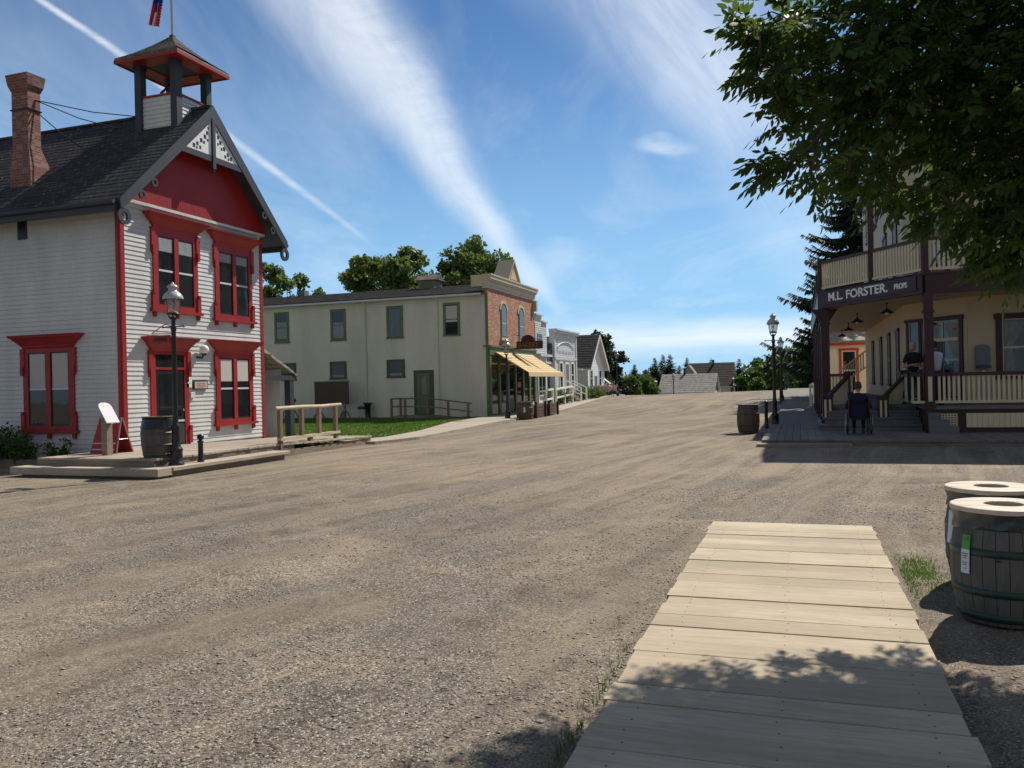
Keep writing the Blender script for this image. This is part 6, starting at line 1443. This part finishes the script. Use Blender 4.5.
mb.tube([(4.65,6.05,-.2),(4.58,6.1,.5),(4.45,6.25,1.6),fork],[.26,.19,.17,.16],M['bark'],12); mb.tube([fork,(4.35,6.5,3.5),top,(4.4,7.0,6.6)],[.15,.12,.09,.03],M['bark'],9)
V_=[];F_=[];T_=[];off=0
def sprig(p,d,ln):
    """one compound leaf: a stalk with paired pointed leaflets"""
    global off
    d=d/np.linalg.norm(d); side=np.cross(d,[0,0,1.]); side/=np.linalg.norm(side)+1e-9; up=np.cross(side,d)
    tilt=r.normal()*.5; side,up=side*math.cos(tilt)+up*math.sin(tilt),up*math.cos(tilt)-side*math.sin(tilt)
    k=4; tn=r.random()
    for i in range(k+1):
        u=.3+.7*i/k; c=p+d*ln*u+np.array([0,0,-.10*ln*u*u])
        for s in ((-1,1) if i<k else (0,)):
            dd=(d*(.55 if s else 1)+side*s*.85+np.array([0,0,-.28-.25*r.random()])+r.normal(size=3)*.12); dd/=np.linalg.norm(dd)
            L_=.088*(.8+.4*r.random()); w=np.cross(dd,up+r.normal(size=3)*.35); w/=np.linalg.norm(w)+1e-9; w*=L_*.19; nrm=np.cross(w,dd); nrm/=np.linalg.norm(nrm)+1e-9
            b0=c; m1=c+dd*L_*.38; m2=c+dd*L_*.72-nrm*.003; tp=c+dd*L_-nrm*.008
            V_.extend([b0,m1+w-nrm*.004,m2+w*.7-nrm*.006,tp,m2-w*.7-nrm*.006,m1-w-nrm*.004,m1,m2])
            F_.extend([(off,off+1,off+2,off+7),(off,off+7,off+4,off+5),(off+7,off+2,off+3,off+4)]); T_.extend([min(1,tn*.7+.3*r.random())]*3); off+=8
trunk_pts=[fork,fork.lerp(top,.5),top]
done=[(p,.07) for p in trunk_pts]
for i,(x,y,z,R_) in sorted(enumerate(BL),key=lambda q:(Vector(q[1][:3])-fork).length):
    c=Vector((x,y,z)); tc_=min(done,key=lambda q:(q[0]-c).length+.25*(q[0]-fork).length)
    st=tc_[0]; w0=max(.012,tc_[1]*.62); w1=max(.008,w0*.6)
    mid=st.lerp(c,.5)+Vector((r.normal()*.12,r.normal()*.12,.08+r.normal()*.12))
    mb.tube([st,st.lerp(mid,.5)+Vector((0,0,.05)),mid,mid.lerp(c,.5)+Vector((r.normal()*.05,r.normal()*.05,0)),c],[w0,w0*.9,(w0+w1)/2,w1*1.1,w1],M['bark'],6,cap=False)
    done.append((c,w1)); st=fork.lerp(top,.4)
    ntw=int(9+340*R_**2.1*(1.1 if (i<23 or i>31) else .22))
    ntw=min(ntw,420)
    for j in range(ntw):
        d=r.normal(size=3); d/=np.linalg.norm(d); d[2]*=.8
        rr=R_*(r.random()**.45); p=np.array([x,y,z])+d*rr
        o=np.array(p)-np.array(st)*1.0; o/=np.linalg.norm(o)
        dirn=o*.8+d*.7+np.array([0,0,-.25])+r.normal(size=3)*.3
        if j%7==0: mb.tube([c,Vector(p)*.6+c*.4+Vector((0,0,.04)),Vector(p)],[.008,.005,.003],M['bark'],4,cap=False)
        sprig(p,dirn,.22*(.7+.5*r.random()))
        if r.random()<.6: sprig(p,dirn+r.normal(size=3)*.7,.2)
bulk('crown',np.array(V_),np.array(F_),np.array(T_),[M['leaf']],t); mb.build('trunk',t)
print('ash faces',len(F_))
# ---------------------------------------------------------------- people
def skin_body(name,pts,edges,mat,parent,sub=2,root=0):
    me=bpy.data.meshes.new(name); off=worldloc(parent); me.from_pydata([tuple(Vector(p[:3])-off) for p in pts],edges,[]); me.materials.append(mat)
    o=bpy.data.objects.new(name,me); COL.objects.link(o); o.parent=parent
    s=o.modifiers.new('skin','SKIN'); s.use_smooth_shade=True
    for i,p in enumerate(pts): me.skin_vertices[0].data[i].radius=(p[3],p[4] if len(p)>4 else p[3])
    me.skin_vertices[0].data[root].use_root=True
    b=o.modifiers.new('sub','SUBSURF'); b.levels=sub; b.render_levels=sub
    dg=bpy.context.evaluated_depsgraph_get(); m2=bpy.data.meshes.new_from_object(o.evaluated_get(dg)); o.modifiers.clear(); o.data=m2
    m2.polygons.foreach_set('use_smooth',np.ones(len(m2.polygons),dtype=bool)); m2.name=name
    return o
def head(parent,c,fwd,hair,skin='skin',bald=False):
    f=Vector(fwd).normalized(); s=Vector((f.y,-f.x,0)).normalized(); c=Vector(c); up=Vector((0,0,1))
    mb=MB(); mb.lathe([(.001,-.13),(.05,-.12),(.07,-.07),(.078,0),(.076,.06),(.055,.11),(.001,.13)],c,M[skin],14)
    mb.prism([c+f*.07+s*.014+up*-.03,c+f*.07-s*.014+up*-.03,c+f*.105+up*-.025,],up*.05,M[skin])
    for q in (-1,1): mb.lathe([(.001,-.03),(.018,0),(.001,.03)],c+s*q*.08,M[skin],6)
    h=mb.build('head',parent)
    mb=MB()
    for q in (-1,1): mb.lathe([(.001,-.008),(.010,0),(.001,.008)],c+s*q*.03+f*.072+up*.01,M['blackpl'],6)
    mb.prism([c+f*.074+s*.025-up*.07,c+f*.074-s*.025-up*.07,c+f*.074-s*.02-up*.078,c+f*.074+s*.02-up*.078],f*.004,M['flagred']); mb.build('eyes',h)
    mb=MB()
    if bald: mb.lathe([(.081,-.05),(.085,.0),(.082,.03)],c-f*.012,M[hair],14,capb=False,capt=False)
    else: mb.lathe([(.078,-.06),(.088,.0),(.086,.06),(.062,.12),(.001,.145)],c-f*.016,M[hair],14,capb=False)
    mb.build('hair',h); return h
def hand(parent,c,d,n,mat='skin'):
    c=Vector(c);d=Vector(d).normalized();n=Vector(n).normalized();s=d.cross(n)
    mb=MB(); mb.hexa([c+s*a+n*b_+d*e*.09 for e in (0,1) for b_ in (-.013,.013) for a in (-.035,.035)],M[mat])
    for i,l in enumerate((.065,.078,.072,.055)):
        p=c+d*.088+s*(-.028+.0187*i); mb.tube([p,p+d*l*.55-n*.008,p+d*l*.8-n*.03],[.0095,.0085,.007],M[mat],6)
    p=c+d*.03-s*.035; mb.tube([p,p-s*.025+d*.03,p-s*.03+d*.06-n*.01],[.011,.010,.008],M[mat],6)
    return mb.build('hand',parent)
def person(label,base,fwd,top,trs,hair,arms,lean=0.0,seated=False,bald=False,sl='short',headf=None):
    t=thing('person',label,'person',base); B_=Vector(base); f=Vector(fwd).normalized(); s=Vector((f.y,-f.x,0)); up=Vector((0,0,1))
    hz=.90 if not seated else .52
    P=lambda a,b_,c: B_+f*a+s*b_+up*c
    chest=P(lean*.5,0,hz+.42); neck=P(lean*.72,0,hz+.60); hd=P(lean*.85+.02,0,hz+.76)
    # legs and hips
    pts=[(*P(0,0,hz),.13,.11)]; ed=[]
    for q in (-1,1):
        i=len(pts)
        if seated: leg=[(.06,q*.1,hz-.02,.09),(.45,q*.12,hz+.02,.07),(.50,q*.12,hz-.36,.05),(.52,q*.12,.10,.04)]
        else: leg=[(0,q*.09,hz-.06,.09),(.02,q*.11,.50,.068),(-.01,q*.12,.12,.045),(-.01,q*.12,.09,.042)]
        for a,b_,c,rr in leg: pts.append((*P(a,b_,c),rr))
        ed+=[(0,i),(i,i+1),(i+1,i+2),(i+2,i+3)]
    skin_body('trousers',pts,ed,M[trs],t)
    for q in (-1,1):
        mb=MB(); a0=.52 if seated else -.01; c=P(a0,q*.12,0); mb.prism([c+f*u+s*v for u,v in ((-.09,-.035),(-.09,.035),(.10,.045),(.17,.03),(.17,-.03),(.10,-.045))],up*.09,M['blackpl']); mb.build('shoe',t)
    # torso with sleeves (one mesh) and bare forearms
    pts=[(*P(.0,0,hz+.02),.15,.12),(*P(lean*.25,0,hz+.22),.15,.115),(*chest,.17,.12),(*neck,.065,.06)]; ed=[(0,1),(1,2),(2,3)]
    fore=[]
    for q,(el,wr) in zip((-1,1),arms):
        sh=chest+s*q*.18+up*.08; E_=P(*el);W_=P(*wr); i=len(pts); pts.append((*sh,.065)); 
        if sl=='short': m_=sh.lerp(E_,.7); pts.append((*m_,.052)); ed+=[(2,i),(i,i+1)]; fore.append([(*sh.lerp(E_,.6),.042),(*E_,.04),(*W_,.028)])
        else: pts+= [(*E_,.05),(*W_.lerp(E_,.12),.038)]; ed+=[(2,i),(i,i+1),(i+1,i+2)]; fore.append([(*E_.lerp(W_,.75),.03),(*W_,.026)])
    skin_body('shirt',pts,ed,M[top],t)
    for (el,wr),fp in zip(arms,fore):
        skin_body('forearm',fp,[(i,i+1) for i in range(len(fp)-1)],M['skin'],t,1); d=Vector(fp[-1][:3])-Vector(fp[-2][:3]); hand(t,fp[-1][:3],d,up)
    skin_body('neck',[(*neck,.052),(*neck.lerp(hd,.6),.05)],[(0,1)],M['skin'],t,1)
    head(t,hd,headf or fwd,hair,bald=bald); return t
dk=.85
person('grey haired man in black T shirt leaning with folded arms on the hotel veranda rail',(2.95+.1,25.78,dk),(-.15,-1,0),'shirtblack','jeans','hairg',[((.26,-.26,1.08),(.34,.02,1.12)),((.26,.26,1.08),(.36,-.04,1.15))],lean=.16)
person('person in a light blue white shirt with their back turned, half behind the veranda post',(3.62,25.85,dk),(.45,1,0),'shirtwhite','jeans','hairb',[((.02,-.30,1.12),(-.18,-.42,.99)),((.22,.26,1.15),(.34,.12,1.12))],lean=-.12,sl='long')
# wheelchair user seen from behind
WB=(1.50,24.3,.125)
t=thing('wheelchair','wheelchair with red side frames at the foot of the hotel steps','wheelchair',WB); x,y,z=WB
for q in (-1,1):
    mb=MB(); c=Vector((x+q*.30,y,z+.30)); mb.tube([c+Vector((0,.28*math.cos(a),.28*math.sin(a))) for a in np.linspace(0,2*math.pi,25)],.018,M['blackpl'],6); w_=mb.build('rear_wheel',t)
    mb=MB(); mb.tube([c+Vector((q*.03,.24*math.cos(a),.24*math.sin(a))) for a in np.linspace(0,2*math.pi,25)],.009,M['chrome'],5)
    for a in np.linspace(0,math.pi,7)[:-1]: mb.tube([c-Vector((0,.27*math.cos(a),.27*math.sin(a))),c+Vector((0,.27*math.cos(a),.27*math.sin(a)))],.004,M['chrome'],4)
    mb.build('rim_and_spokes',w_)
    mb=MB(); c=Vector((x+q*.26,y+.42,z+.09)); mb.tube([c+Vector((0,.07*math.cos(a),.07*math.sin(a))) for a in np.linspace(0,2*math.pi,13)],.02,M['blackpl'],6); mb.build('caster',t)
    mb=MB(); mb.tube([(x+q*.25,y-.22,z+.95),(x+q*.25,y-.20,z+.45),(x+q*.25,y+.30,z+.45),(x+q*.25,y+.45,z+.15)],.016,M['redmetal'],6); mb.tube([(x+q*.25,y-.33,z+.93),(x+q*.25,y-.22,z+.95)],.018,M['blackpl'],6); mb.tube([(x+q*.25,y-.18,z+.3),(x+q*.25,y+.3,z+.3)],.014,M['redmetal'],6); mb.box(x+q*.25-.03,x+q*.25+.03,y-.1,y+.25,z+.66,z+.70,M['blackpl']); mb.build('side_frame',t)
mb=MB(); mb.box(x-.24,x+.24,y-.18,y+.28,z+.44,z+.48,M['blackpl']); mb.build('seat',t)
mb=MB(); mb.box(x-.24,x+.24,y-.23,y-.2,z+.48,z+.9,M['shirtblack']); mb.build('backrest',t)
mb=MB(); mb.box(x-.17,x+.17,y-.40,y-.24,z+.42,z+.82,M['shirtblue']); mb.build('hanging_bag',t)
person('person in dark navy clothes seated in the wheelchair, seen from behind',(x,y-.06,z+.02),(0.05,1,0),'shirtblue','jeans','hairb',[((.12,-.30,.72),(.32,-.27,.70)),((.12,.30,.72),(.32,.27,.70))],seated=True,sl='long')
